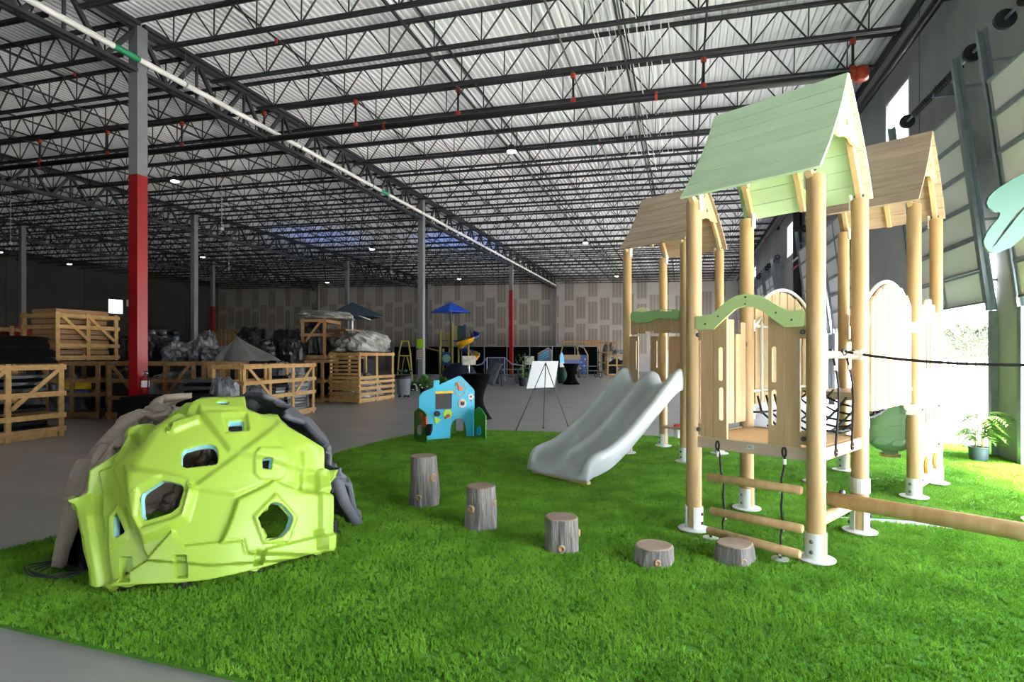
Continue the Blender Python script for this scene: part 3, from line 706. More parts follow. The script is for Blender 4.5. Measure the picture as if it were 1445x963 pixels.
# ---- tower 3 panels, hanging green pod
t3 = empty_part('facade_panel', 'pale stepped picket wall panel with a keyhole window')
tops = [2.02, 2.08, 2.1, 2.05, 1.97]
for i in range(5):
    ya_, yb_ = 2.66+.1+i*.15, 2.66+.1+(i+1)*.15-.005; hol = []
    if i in (1, 2): hol = [[(ya_ if i == 2 else ya_+.05, 1.3), (yb_ if i == 1 else yb_-.05, 1.3), (yb_ if i == 1 else yb_-.05, 1.78), (ya_+.02 if i == 2 else ya_+.07, 1.84)]]
    hol = [[(lerp(ya_, yb_, .25), 1.35), (lerp(ya_, yb_, .75), 1.35), (lerp(ya_, yb_, .75), 1.8), (lerp(ya_, yb_, .5), 1.86), (lerp(ya_, yb_, .25), 1.8)]] if i in (1, 2) else []
    MB().prism([(ya_, 1.06), (yb_, 1.06), (yb_, tops[i]-.015), (yb_-.02, tops[i]), (ya_+.02, tops[i]), (ya_, tops[i]-.015)], .022, (S+.03, 0, 0), (0,1,0), (0,0,1), hol).obj('picket', M_PALE, t3)
for z in (1.2, 1.7): MB().bx(S-.01, S+.018, 2.72, 3.56, z-.04, z+.04).obj('rail', M_PALE, t3)
lw = empty_part('lower_panel', 'pale ground level play panel with oval cut-outs')
ov = [[(2.95+.035*math.cos(a)+dy, zc+.09*math.sin(a)) for a in [i*math.pi/7 for i in range(14)]] for dy, zc in ((0, .85), (.38, .85), (0, .33), (.38, .33))]
MB().prism(rrect(2.74, 3.54, .12, 1.0, .03), .022, (S+.03, 0, 0), (0,1,0), (0,0,1), ov).obj('board', M_PALE, lw)
MB().bx(S+.041, S+.046, 3.02, 3.24, .2, .3).obj('info_plate', M_ZINC, lw)
for y, z in ((2.95, .33), (3.33, .33)): MB().lathe([(0, -.012), (.09, -.012), (.09, .012), (0, .012)], 20, (0, 0, 0), False).obj('spin_disc', mat('orange_board', '#cf9a3c', .5), lw).matrix_local = Matrix.Translation((S+.06, y, z)) @ Matrix.Rotation(math.pi/2, 4, 'Y')
for y, z in ((2.78, .93), (3.5, .93), (2.78, .2), (3.5, .5)): put('bolt', bolt_me, lw, (S+.042, y, z), (0, math.pi/2, 0))
bp = empty_part('back_panel'); 
for i in range(6): MB().bx(.08+i*.135, .08+i*.135+.13, 2.66+S-.012, 2.66+S+.012, 1.7, 2.0).obj('plank', M_PLANK, bp)
MB().bx(.06, .9, 2.66+S-.016, 2.66+S+.016, 1.66, 1.7).obj('edge_strip', M_GARCH, bp)
M_POD = mat('pod_green_plastic', '#8fb98a', .5)
pc_ = PI_ @ atd(1256, 640, 6.3); pcx, pcy = pc_.x, pc_.y; zbot = pc_.z
pod = empty_part('climbing_pod', 'green moulded climbing pod with leaf shapes')
prof = [(.07, 0), (.13, .015), (.19, .06), (.235, .14), (.25, .25), (.25, .4), (.255, .52), (.26, .58)]
b = MB(); rows = []
for r, z in prof: rows.append([(pcx+r*math.cos(a)*(1+.012*math.sin(3*a)), pcy+r*math.sin(a), zbot+.03+z) for a in [2*math.pi*k/40 for k in range(40)]])
b.grid(rows, closed=True); po = b.obj('pod_shell', M_POD, pod, True); po.modifiers.new('t', 'SOLIDIFY').thickness = .012
lf = MB()
lfp = [(-.085, -.03), (-.03, -.04), (.03, -.025), (.085, .035), (.03, .035), (-.03, .025), (-.07, .0)]
for row in range(4):
    for k in range(8):
        a = 2*math.pi*(k+.5*(row % 2))/8; z = .13+row*.14; r = .25 if z > .2 else .235
        vs = []; n = len(lfp)
        for u, v in lfp: aa = a+u/r*1.3; vs.append((pcx+(r+.004)*math.cos(aa), pcy+(r+.004)*math.sin(aa), zbot+.03+z+v*1.2))
        vs.append((pcx+(r+.03)*math.cos(a), pcy+(r+.03)*math.sin(a), zbot+.03+z+.02))
        MB().add(vs, [(i, (i+1) % n, n) for i in range(n)]).obj('leaf_relief', M_POD, pod, True)
MB().lathe([(.07, -.02), (.07, .04)], 20, (pcx, pcy, zbot+.02)).obj('neck', M_POD, pod, 40); MB().lathe([(.1, -.05), (.1, -.02)], 20, (pcx, pcy, zbot+.02)).obj('base_disc', M_PALE, pod)

# ---- tower 2: valance, cloud board, planks, shelf
TX, TY, TZ = TW[2]
v = empty_part('slide_entry', 'plank entry above the slide with a green cloud board and a yellow sun')
y2 = TY-.012
for i in range(6):
    x0 = TX+.08+i*.135; zb = 1.84-(.03 if i % 2 else 0)+(.0 if i != 4 else -.03)
    panel_board('valance_plank', x0, x0+.128 if i < 5 else TX+S-.06, zb if 0 < i < 5 else 1.8, 2.02, y2, M_PLANK, v)
cl = [(120,190),(125,165),(150,158),(190,162),(240,155),(290,147),(340,147),(390,147),(400,165),(398,200),(375,210),(340,200),(300,198),(260,205),(220,222),(180,228),(140,222),(122,205)]
pts = [pl(860+a/4.0167, 400+c/4.0125, 1, y2-.03) for a, c in cl]
slot = [pl(860+a/4.0167, 400+c/4.0125, 1, y2-.03) for a, c in ((292,150.5),(355,151.5),(355,158.5),(292,158))]
b = MB(); b.prism([(p.x, p.z) for p in pts], .02, (0, y2-.03, 0), (1,0,0), (0,0,1), [[(p.x, p.z) for p in slot]]); b.obj('cloud_board', mat('cloud_green_board', '#8fb873', .5), v)
sn = [pl(860+a/4.0167, 400+c/4.0125, 1, y2-.012) for a, c in ((148,170),(152,152),(168,140),(190,136),(212,142),(226,155),(230,170))]
b = MB(); b.prism([(p.x, p.z) for p in sn], .015, (0, y2-.012, 0), (1,0,0), (0,0,1)); tag(b.obj('sun_board', mat('sun_yellow_board', '#e6e3a2', .5), v), 'half round pale yellow sun board')
for (a, c, e, f, yy, sl) in ((118, 165, 300, 570, y2, True), (236, 282, 300, 555, TY+S, True), (340, 412, 300, 560, TY+S, False)):
    p0_, p1_ = pl(860+a/4.0167, 400+f/4.0125, 1, yy), pl(860+c/4.0167, 400+e/4.0125, 1, yy)
    s_ = [(lerp(p0_.x, p1_.x, .72), lerp(p0_.x, p1_.x, .86), lerp(p0_.z, p1_.z, .3), lerp(p0_.z, p1_.z, .9))] if sl else []
    panel_board('plank', p0_.x, p1_.x, max(p0_.z, TZ-.05), p1_.z, yy, M_PLANK, v, s_)
sh = empty_part('play_shelf', 'low wooden play shelf with a red knob and a white cup')
zq = .36; b = MB(); b.prism([(TX+.06, TY+S-.16), (TX+S-.06, TY+S-.16), (TX+S-.06, TY+S+.1), (TX+.06, TY+S+.1)], .03, (0, 0, zq), (1,0,0), (0,1,0)); b.obj('shelf_board', M_PLANKX, sh)
q = PI_ @ atd(956, 598, 8.95); MB().lathe([(0, 0), (.06, 0), (.06, .025), (.05, .035), (0, .04)], 16, (q.x, q.y, zq+.015), False).obj('knob', mat('red_plastic', '#c8281e', .4), sh, 40)
MB().lathe([(.045, -.16), (.055, -.015)], 16, (q.x, q.y, zq)).obj('cup', M_WHITE, sh, 40)

# ---- double slide
def sect(f, e, c, fl=.0):
    w_ = .475
    L_ = [(-w_-.0, f-.05-fl), (-w_, f+e*.55), (-w_+.008, f+e-.012), (-w_+.025, f+e), (-w_+.05, f+e-.006), (-w_+.068, f+e*.7), (-w_+.09, f+e*.32), (-w_+.125, f+.022), (-w_+.17, f), (-.125, f), (-.085, f+.02*min(1, c*8)), (-.062, f+c*.45), (-.042, f+c*.88), (-.018, f+c), (0, f+c+.003)]
    return L_+[(-x, z) for x, z in reversed(L_[:-1])]
sts = [(2.70, 1.06, .2, .15), (2.60, 1.06, .24, .19), (2.50, 1.045, .25, .2), (2.38, .985, .235, .19), (2.2, .88, .21, .185), (2.0, .755, .19, .17), (1.8, .63, .18, .165), (1.6, .505, .175, .16), (1.4, .385, .175, .16), (1.22, .29, .175, .16), (1.08, .225, .18, .165), (.96, .185, .19, .17), (.86, .165, .195, .165), (.78, .152, .19, .135), (.72, .145, .18, .08), (.67, .138, .15, .03), (.635, .125, .1, .01), (.612, .1, .03, .0), (.6, .065, .01, 0)]
scx = TX+S/2
def hump(i):   # rounded nose seen in plan
    return 0
rows = []
for k, (y, f, e, c) in enumerate(sts):
    row = []
    for x, z in sect(f, e, c):
        bow = (.09*(1-(abs(abs(x)-.24)/.24)**2) if y < .9 else 0)*max(0, (.9-y)/.3)
        row.append((scx+x, y-bow*.7, max(z, .05)))
    rows.append(row)
b = MB(); b.grid(rows); sl = b.obj('slide', M_SLIDE, PS, True); sl['label'] = 'light grey moulded double slide'
sd = sl.modifiers.new('t', 'SOLIDIFY'); sd.thickness = .022; sd.offset = -1
ss = sl.modifiers.new('s', 'SUBSURF'); ss.levels = 1; ss.render_levels = 2
for s in (-1, 1):   # moulded side skirt
    b = MB(); lo = [(y, f-.05) for (y, f, e, c) in sts[2:14]]; up = [(y, f+.04) for (y, f, e, c) in sts[2:14]]
    b.prism(lo+up[::-1], .012, (scx+s*.468, 0, 0), (0,1,0), (0,0,1)); b.obj('side_skirt', M_SLIDE, sl)
MB().lathe([(.13, .02), (.14, .03), (.12, .06), (.1, .09)], 20, (scx+.18, .84, 0)).obj('slide_foot', M_SLIDE, sl, 40)
MB().lathe([(.13, .02), (.14, .03), (.12, .06), (.1, .09)], 20, (scx-.18, .84, 0)).obj('slide_foot', M_DARK, sl, 40)
bt0, bt1 = gnd(753, 668, .02), gnd(831, 686, .02)
tm = (bt0+bt1)/2; bt = MB(); bt.box((0, 0, .048), ((bt1-bt0).length, .06, .035)); o = bt.obj('wood_batten', M_PALE); o.location = tm-Vector((0,0,.02)); o.rotation_euler = (0, 0, math.atan2((bt1-bt0).y, (bt1-bt0).x))
tag(o, 'thin wooden batten lying on the turf under the slide end', 'batten')
# ================================================================ climbing dome (three moulded panels)
import numpy as np
DL, DD = -2.36, 4.5; DC = (.882, .471); DN = (.471, -.882)
DROT = math.atan2(DC[1], DC[0])+YAW
DOME = thing('climbing_dome', 'moulded climbing dome with a lime green, a beige and a grey panel', 'climber', wld(DL, DD), DROT)
def c1(pts): return [(40+x/3.1065, 540+y/3.1065) for x, y in pts]
OUT = [(243,573.3),(242,586.6),(218,601.5),(211,599),(190.4,601.5),(184.6,606.5),(163.8,636.5),(139.7,653),(121.4,664.7),(118,683),(115.6,698),(97.3,702),(95.7,716),(106.5,720),(116.5,760),(119,778),(126.4,804.7),(127.3,827),(134.7,830),(156.3,827),(206,823.8),(260,821),(293,818),(334.8,809.3),(376.3,798.9),(409.6,788.9),(439.5,778.9),(451,777),(454,773),(457.8,730),(458.6,690),(460,685),(467.8,674.7),(467.8,665.5),(455.3,664.7),(452.8,653),(449.5,636.5),(404.6,611.5),(393,591.6),(379.7,590),(364.7,591.6),(346.4,581.6),(345,570),(310,570.3)]
HOLES = [[(305,578.5),(309,576.3),(322,576.3),(323,578),(321,580),(312,580.2)],
 [(321.5,602),(323.5,599),(341,598.4),(343,600.5),(343,611),(341,613),(324,613.7),(321.5,611.5)],
 [(256.3,646),(258,641),(262,637.5),(280,632),(294,630),(302,631.5),(306.5,637),(308,646),(307,656),(303,658.5),(264,663),(258.5,661),(256.3,657.5)],
 [(204,706),(206,700),(212,694.5),(233,681),(243,682),(258,686),(261.5,690),(261.8,695),(255.5,717),(246,725.5),(214,735.5),(208,735),(205.5,730)],
 [(160.7,729),(165.5,723.5),(177,750),(175.5,753),(165.5,760),(161,759)],
 [(365.8,654),(367,652.5),(377,652),(378.3,653.5),(378.3,664.5),(377,666),(367,665.3),(365.8,664)],
 [(358,733),(368,717.5),(374,713.5),(381,712.2),(388,713.5),(394,717.5),(403.5,730),(403.8,735),(399,749),(390,758.5),(371,764.2),(366.5,763),(364,759)]]
pts2 = []; edges = []
def addloop(lp):
    b0 = len(pts2); pts2.extend(Vector(p) for p in lp); edges.extend((b0+i, b0+(i+1) % len(lp)) for i in range(len(lp)))
def resample(lp, st=3.0):
    o = []
    for i in range(len(lp)):
        a, c = Vector(lp[i]), Vector(lp[(i+1) % len(lp)]); n = max(1, int((c-a).length/st)); o += [tuple(a.lerp(c, k/n)) for k in range(n)]
    return o
OUTR = resample(OUT); HR = [resample(h, 2.2) for h in HOLES]
addloop(OUTR)
for h in HR: addloop(h)
def sdist(poly, X, Y):
    best = np.full(X.shape, 1e9); inside = np.zeros(X.shape, bool); n = len(poly)
    for i in range(n):
        (x0, y0), (x1, y1) = poly[i], poly[(i+1) % n]; dx, dy = x1-x0, y1-y0; L2 = dx*dx+dy*dy+1e-12
        t = np.clip(((X-x0)*dx+(Y-y0)*dy)/L2, 0, 1); best = np.minimum(best, (X-x0-t*dx)**2+(Y-y0-t*dy)**2)
        if y0 != y1: inside ^= ((y0 > Y) != (y1 > Y)) & (X < dx*(Y-y0)/dy+x0)
    return np.where(inside, 1, -1)*np.sqrt(best)
gx, gy = np.meshgrid(np.arange(95, 469, 2.0), np.arange(570, 831, 2.0)); gx = gx+np.where((np.arange(gx.shape[0]) % 2)[:, None] == 1, 1.0, 0)
gx, gy = gx.ravel(), gy.ravel(); ok = sdist(OUTR, gx, gy) > 1.0
for h in HR: ok &= sdist(h, gx, gy) < -1.0
pts2 += [Vector((a, c)) for a, c in zip(gx[ok], gy[ok])]
res = delaunay_2d_cdt(pts2, edges, [], 0, 1e-5)
PXY = np.array([(p.x, p.y) for p in res[0]]); TR = np.array([f for f in res[2] if len(f) == 3])
cen = PXY[TR].mean(1); keep = sdist(OUTR, cen[:, 0], cen[:, 1]) > 0
for h in HR: keep &= sdist(h, cen[:, 0], cen[:, 1]) < 0
TR = TR[keep]
def wsurf(u, z): return (.97-.1*np.clip(z/.6, 0, 1)-.5*u*u)*np.sqrt(np.maximum(0, 1-np.abs(.95*z/1.14)**2.5))
X, Y = PXY[:, 0], PXY[:, 1]; kx = (X-CX)/FPX; ky = (Y-HY)/FPX
def local(d):
    l = kx*d-DL; dd = d-DD; return l*DC[0]+dd*DC[1], l*DN[0]+dd*DN[1], EYE-ky*d
lo = np.full(X.shape, 3.0); hi = np.full(X.shape, np.nan); best = np.full(X.shape, 1e9); bd = np.full(X.shape, 4.0); prev = lo.copy()
for d in np.arange(3.0, 5.0, .01):
    u, w_, z = local(np.full(X.shape, d)); g = w_-wsurf(u, z)
    hit = np.isnan(hi) & (g <= 0); hi[hit] = d; lo[hit] = d-.01
    m_ = np.abs(g) < best; best[m_] = np.abs(g)[m_]; bd[m_] = d
miss = np.isnan(hi); hi[miss] = bd[miss]; lo[miss] = bd[miss]
for _ in range(12):
    md_ = (lo+hi)/2; u, w_, z = local(md_); g = w_-wsurf(u, z); lo = np.where(g > 0, md_, lo); hi = np.where(g > 0, hi, md_)
U, W, Z = local(hi)
def ue(z): return np.interp(z, [.5, .585, .79, .95, 1.08, 1.14], [.80, .815, .74, .58, .4, .27])
wg = np.clip((np.abs(U)/ue(Z)-.55)/.45, 0, 1); wg = wg*wg*(3-2*wg)*np.clip((Z-.48)/.1, 0, 1)
W = W-wg*(W-np.abs(U)/1.732-.05)
def step(poly, amp, wd, c=True):
    P = c1(poly) if c else poly; t = np.clip(sdist(P, X, Y)/wd+.5, 0, 1); return amp*t*t*(3-2*t)
R = np.zeros(X.shape)
R += step([(290,400),(345,380),(450,180),(560,180),(700,90),(1000,80),(1300,280),(1290,760),(900,880),(365,900)], .02, 4)
R += step([(372,392),(450,300),(600,170),(760,90),(1400,80),(1400,760),(800,800),(532,775)], .03, 5)
R += step([(440,385),(520,395),(640,415),(715,440),(735,470),(700,600),(640,640),(520,690),(470,600)], .04, 13)
R += step([(505,470),(600,415),(700,440),(705,480),(680,580),(640,600),(520,635),(495,590)], -.018, 5)
R += step([(880,610),(910,520),(1030,460),(1060,438),(1180,485),(1310,500),(1295,760),(945,745),(930,690),(840,700)], .032, 6)
R += step([(972,595),(1065,497),(1150,595),(1115,700),(1012,705)], .013, 3)
R += step([(980,330),(1000,307),(1090,305),(1110,328),(1110,410),(1088,432),(1002,430),(980,408)], .012, 2.5)
R += step([(850,165),(950,163),(960,228),(860,237)], -.018, 4)
R += step([(350,590),(390,535),(420,550),(448,640),(430,690),(350,735)], .012, 3)
R += step([(602,208),(640,193),(750,162),(752,190),(640,232),(612,230)], .025, 4)
R += step([(530,775),(640,650),(690,715),(930,688),(945,748),(1220,680),(1310,660),(1310,770),(900,870),(300,905),(362,885)], .022, 3)
for q in ([(402,768),(450,768),(450,868),(402,870)], [(650,757),(697,757),(697,853),(650,855)], [(985,735),(1019,733),(1019,797),(985,802)], [(1225,655),(1250,652),(1252,727),(1226,732)]): R += step(q, -.035, 2.5)
R += step([(1162,318),(1187,318),(1187,478),(1158,478)], -.022, 4)
R += step([(1245,405),(1340,380),(1345,455),(1302,472),(1296,742),(1240,742)], .03, 4)
R += step([(160,510),(245,500),(310,900),(270,920),(200,545)], .025, 4)
R += step([(636,105),(745,128),(740,158),(715,162),(640,130)], -.03, 8)
R += step([(752,148),(960,140),(1130,200),(1290,300),(1270,420),(880,312)], .022, 8)
R += step([(640,85),(955,82),(952,142),(765,142),(700,128)], .022, 4)
R += step([(700,480),(1090,200),(1270,300),(1300,480),(1060,440),(900,500)], .018, 9)
cc = c1([(482,238),(472,285),(618,214)])
for (ax, ay), rr, dp2 in ((cc[0], 15, .045), (cc[1], 8, .025), (cc[2], 6, .03)):
    q = np.maximum(0, 1-((X-ax)**2+((Y-ay)*1.15)**2)/rr**2); R -= dp2*np.sqrt(q)
R *= 1.35
R -= .035
e_ = 1e-3
gu = (wsurf(U+e_, Z)-wsurf(U-e_, Z))/(2*e_); gz = (wsurf(U, Z+e_)-wsurf(U, Z-e_))/(2*e_); gz = np.clip(gz, -3, 0)
ln = np.sqrt(1+gu*gu+gz*gz); nu, nw, nz_ = -gu/ln, 1/ln, -gz/ln
U2, W2, Z2 = U+R*nu, W+R*nw, Z+R*nz_
V3 = np.stack([U2, -W2, Z2], 1)
a3 = np.cross(V3[TR[:, 1]]-V3[TR[:, 0]], V3[TR[:, 2]]-V3[TR[:, 0]])
if (a3[:, 1]).sum() > 0: TR = TR[:, ::-1]
def dome_mesh(nm, m, rim, flip):
    me = bpy.data.meshes.new(nm); vv = V3.copy(); tt = TR
    if flip: vv[:, 0] *= -1; tt = TR[:, ::-1]
    me.from_pydata([tuple(p) for p in vv], [], [tuple(int(i) for i in t) for t in tt]); me.materials.append(m); me.materials.append(rim)
    me.polygons.foreach_set('use_smooth', [True]*len(me.polygons)); me.set_sharp_from_angle(angle=math.radians(50)); me.update(); return me
M_LIME = mat('lime_plastic', '#95b33c', .42, bump=(220, .05))
M_BEIGE = mat('beige_plastic', '#98897a', .55, noise=(180, .35), bump=(220, .08)); M_GRYP = mat('grey_plastic', '#606067', .55, noise=(180, .4), bump=(220, .08))
M_AQUA = mat('aqua_lit_rim', '#9fd8d6', .45)  # pale aqua puts the bright tinted light on the hole walls into colour
for nm, m, rim, fl_, rz in (('lime', M_LIME, M_LIME, False, 0), ('beige', M_BEIGE, M_BEIGE, True, -2*math.pi/3), ('grey', M_GRYP, M_GRYP, True, 2*math.pi/3)):
    o = put('dome_panel', dome_mesh('dome_panel', m, rim, fl_), DOME, (0,0,0), (0,0,rz)); o['label'] = {'lime': 'lime green', 'beige': 'speckled beige', 'grey': 'dark grey'}[nm]+' moulded panel with window holes'
    s_ = o.modifiers.new('t', 'SOLIDIFY'); s_.thickness = .045; s_.offset = -1; s_.material_offset_rim = 1
    for px, py in ((178, 833), (260, 829), (362, 808), (437, 786)):
        g = gnd(px, py, .02); q = Matrix.Rotation(-DROT, 3, 'Z') @ (g-wld(DL, DD)); 
        if fl_: q.x = -q.x
        f = MB(); f.lathe([(0, .02), (.058, .02), (.058, .03), (.024, .036), (.024, .13)], 14, (q.x, q.y+.02, 0)); f.obj('foot', M_DARK, o, 40)
    if not fl_:
        for hl in HR:
            ids = [int(np.argmin((X-a)**2+(Y-c)**2)) for a, c in hl]; cc3 = V3[ids].mean(0); n3 = np.stack([nu[ids], -nw[ids], nz_[ids]], 1)
            inn = V3[ids]+(cc3-V3[ids])/np.linalg.norm(cc3-V3[ids], axis=1)[:, None]*.003
            MB().grid([[tuple(p) for p in inn-n3*.006], [tuple(p) for p in inn-n3*.06]], closed=True).obj('lit_hole_rim', M_AQUA, o, True)
    sf = MB()
    for chain, sg in (([(97.3,702),(95.7,716),(106.5,720),(116.5,760),(119,778),(126.4,804.7),(127.3,827)], -1), ([(467.8,665.5),(467.8,674.7),(460,685),(458.6,690),(457.8,730),(454,773),(451,777)], 1)):
        ids = [int(np.argmin((X-a)**2+(Y-c)**2)) for a, c in chain]; ra_ = []; rb_2 = []
        for k_, i_ in enumerate(ids):
            x_, y_, z_ = V3[i_]; x_ = -x_ if fl_ else x_; s2_ = -sg if fl_ else sg; wd_ = (.12, .12, .13, .11, .1, .085, .08)[k_]
            ra_.append((x_-s2_*.004, y_+.004, z_)); rb_2.append((x_-s2_*.03, y_+wd_, z_-(.07 if k_ < 2 else 0)))
        sf.grid([ra_, rb_2])
    so = sf.obj('side_flange', m, o, 40); so.modifiers.new('t', 'SOLIDIFY').thickness = .012
# black bag with a coil of cable beside the dome
BAGP = gnd(108, 803)
bag = thing('black_bag', 'slumped black fabric bag tucked inside the edge of the lime climbing dome', 'bag', BAGP+Vector((.1, .12, 0)))
from mathutils import noise as mnoise
def lump_mesh(size, seed, amp=.22, fr=2.2, nu=30, nv=16, mats=None, flat=.25, smooth=False, power=.8):
    rows = []
    for i in range(nv+1):
        th = math.pi*i/nv; row = []
        for k in range(nu):
            ph = 2*math.pi*k/nu; d = Vector((math.sin(th)*math.cos(ph), math.sin(th)*math.sin(ph), math.cos(th)))
            d = Vector([math.copysign(abs(x)**power, x) for x in d])
            n = mnoise.fractal(d*fr+Vector((seed*3.7, seed, 0)), 1, 2, 4)+.5*abs(mnoise.noise(d*fr*2.7+Vector((0, seed, 9))))
            p = d*(1+amp*n); z = max(p.z, -flat)
            row.append((p.x*size[0]/2, p.y*size[1]/2, (z+flat)/(1+flat)*size[2]))
        rows.append(row)
    b = MB(); b.grid(rows, closed=True); return b.mesh('lump', mats, smooth)
M_FAB = mat('black_fabric', '#0b0b0c', .95, bump=(80, .2), spec=.08)
put('bag_body', lump_mesh((.42, .36, .34), 3, .25, 1.6, 34, 20, M_FAB, .3, True), bag)
MB().bar((-.16, -.2, .1), (-.05, -.28, .22), .03, .004, (0, -1, .3)).obj('label_strip', mat('pale_label', '#b9c2d4', .6), bag)
cq = gnd(85, 815)
cb_ = thing('cable_coil', 'loose coil of thin dark cable lying on the turf beside the bag', 'cable', cq)
for k in range(4):
    MB().tube([((.16+.02*k)*math.cos(a)*(1+.1*math.sin(2*a+k))-.02*k, (.09+.012*k)*math.sin(a), .035+.008*k+.012*math.sin(3*a+k)) for a in [i*.26 for i in range(24)]], .0055, 6, closed=True).obj('loop', mat('dark_cable', '#2b2d31', .5), cb_, True)

# ================================================================ stumps
M_BARK = mat('grey_bark', '#8d8682', .85, noise=(5, .45), col2='#5f5955', stretch=(5, 5, .7), bump=(14, .8))
M_CUT = mat('cut_wood_top', '#9a8576', .75, noise=(8, .3), col2='#84705f'); M_KNOT = mat('knot_wood', '#a98a68', .75, noise=(20, .35))
def stump(px, py, h, r0, r1, seed, label, knots):
    t = thing('log_stump', label, 'stump', gnd(px, py), 0, 'stepping stumps on the turf')
    rows = []; n = 72; nz = 22
    for j in range(nz+1):
        z = .02+(h-.02)*j/nz; f = z/h; row = []
        for k in range(n):
            a = 2*math.pi*k/n; rr = lerp(r0, r1, min(1, f**.6)); d = Vector((math.cos(a)*1.2, math.sin(a)*1.2, z*2.2))
            rid = mnoise.noise(Vector((math.cos(a)*9, math.sin(a)*9, z*4+seed)))*.011+mnoise.noise(Vector((math.cos(a)*22, math.sin(a)*22, z*6+seed)))*.007
            lob = mnoise.noise(d+Vector((seed, 0, 0)))*.02+.018*math.cos(a*5+seed)*max(0, .35-f)*1.2
            rr += lob+rid*(1 if f < .96 else .3)
            row.append((rr*math.cos(a), rr*math.sin(a), z))
        rows.append(row)
    MB().grid(rows, closed=True).obj('bark', M_BARK, t, True)
    top = rows[-1]; c = [(x*.93, y*.93, h+.006) for x, y, z in top]
    b = MB(); b.grid([top, c], closed=True); b.add(c+[(0, 0, h+.004)], [(i, (i+1) % n, n) for i in range(n)]); b.obj('cut_top', M_CUT, t, True)
    for ang, z, s in knots:
        a = math.radians(ang); rr = lerp(r0, r1, min(1, (z/h)**.6))-.012
        k = MB(); k.lathe([(s, 0), (s*.95, .016), (s*.6, .022), (s*.5, .012), (0, .014)], 14, caps=False); o = k.obj('knot', M_KNOT, t, True)
        o.location = (rr*math.cos(a), rr*math.sin(a), z); o.rotation_euler = (0, math.pi/2, a)
FR = -75   # bearing of the camera side
stump(598, 715, .50, .15, .128, 1, 'tallest grey bark log stump, the one beside the climbing dome', [(-85, .12, .03), (-20, .3, .045)])
stump(678.5, 747, .37, .148, .128, 2, 'second tallest grey bark log stump, next to the tallest', [(-110, .2, .035), (-5, .24, .025)])
stump(793, 778, .26, .142, .126, 3, 'middle height grey bark log stump with a round knot near its foot', [(-80, .06, .03), (0, .15, .03)])
stump(922, 797.5, .14, .142, .128, 4, 'low grey bark log stump, the next one after the middle height stump', [(-75, .06, .024)])
stump(1037, 795.5, .145, .142, .128, 5, 'low grey bark log stump at the foot of the rope ladder', [(-70, .06, .024), (175, .08, .03)])

# ================================================================ activity playhouse
def vplane(P0, P1):
    P0, P1 = Vector(P0), Vector(P1); x = (P1-P0); x.z = 0; x.normalize(); nrm = Vector((-x.y, x.x, 0))
    def f(px, py):
        r = ray(px, py); t = (P0-EYEV).dot(nrm)/r.dot(nrm); q = EYEV+r*t; return ((q-P0).dot(x), q.z)
    return f, P0, x, nrm
M_CYAN = mat('cyan_board', '#1fb4dc', .4); M_PHG = mat('grass_green_board', '#4f9a1e', .45); M_YEL = mat('yellow_board', '#f2cf1d', .4)
M_ORG = mat('orange_plastic', '#d9722e', .45); M_LIMEB = mat('lime_board', '#a9d431', .45); M_KNOB = mat('pale_grey_plastic', '#cfcfcf', .4)
g0 = gnd(602.6, 623.5); g1 = gnd(669, 617.7)
PH = thing('activity_playhouse', 'small cyan and green activity playhouse standing on the turf edge', 'playhouse', g0+Vector((0, 0, 0)), math.atan2((g1-g0).y, (g1-g0).x))
fB, _, xB, nB = vplane(g0, g1)
k5 = lambda p: (560+p[0]/6.88, 500+p[1]/6.88)
def pp(pts, f=fB): return [f(*k5(p)) for p in pts]
blue = pp([(213,440),(217,420),(228,403),(250,380),(355,335),(356,265),(410,265),(410,310),(575,235),(590,227),(605,224),(620,228),(637,240),(745,352),(752,372),(751,811),(675,815),(672,735),(655,670),(632,645),(605,635),(575,640),(545,660),(525,695),(518,740),(516,832),(213,852)])
win = pp([(372,397),(533,392),(530,543),(372,548)])
loc = lambda pts: pts
b = MB(); b.prism(blue, .02, (0, 0, .02), (1,0,0), (0,0,1), [win]); b.obj('front_board', M_CYAN, PH)
y_ = -.016
MB().prism(pp([(370,374),(543,366),(543,389),(370,398)]), .02, (0, y_, .02), (1,0,0), (0,0,1)).obj('yellow_bar', M_YEL, PH)
def disc(cx, cyy, r, m, nm, yy=y_, t=.02, n=18):
    q = pp([(cx, cyy)])[0]; rr = r/6.88*9.9/805; MB().prism([(q[0]+rr*math.cos(a), q[1]+rr*math.sin(a)) for a in [2*math.pi*i/n for i in range(n)]], t, (0, yy, .02), (1,0,0), (0,0,1)).obj(nm, m, PH)
disc(630, 488, 46, M_KNOB, 'knob'); disc(630, 488, 22, M_BLACK, 'dial', y_-.014); 
MB().prism(pp([(612,466),(650,464),(650,473),(612,475)]), .03, (0, y_-.02, .02), (1,0,0), (0,0,1)).obj('dial_mark', M_ORG, PH)
disc(383, 588, 27, M_BLACK, 'ball', y_-.025, .05); disc(488, 592, 47, M_LIMEB, 'disc'); 
MB().prism(pp([(462,640),(458,625),(475,602),(492,590),(508,600),(506,618)]), .03, (0, y_-.012, .02), (1,0,0), (0,0,1)).obj('paddle', mat('rust_plastic', '#8f3a28', .5), PH)
q = pp([(712, 425)])[0]; rr = 31/6.88*10/805
MB().prism([(q[0]+rr*(1+.13*math.cos(5*a))*math.cos(a), q[1]+rr*(1+.13*math.cos(5*a))*math.sin(a)) for a in [2*math.pi*i/30 for i in range(30)]], .02, (0, y_, .02), (1,0,0), (0,0,1)).obj('flower_knob', M_KNOB, PH)
disc(712, 423, 9, M_BLACK, 'knob_centre', y_-.012); disc(719, 462, 6, mat('red_plastic', '#c8281e', .4), 'pin')
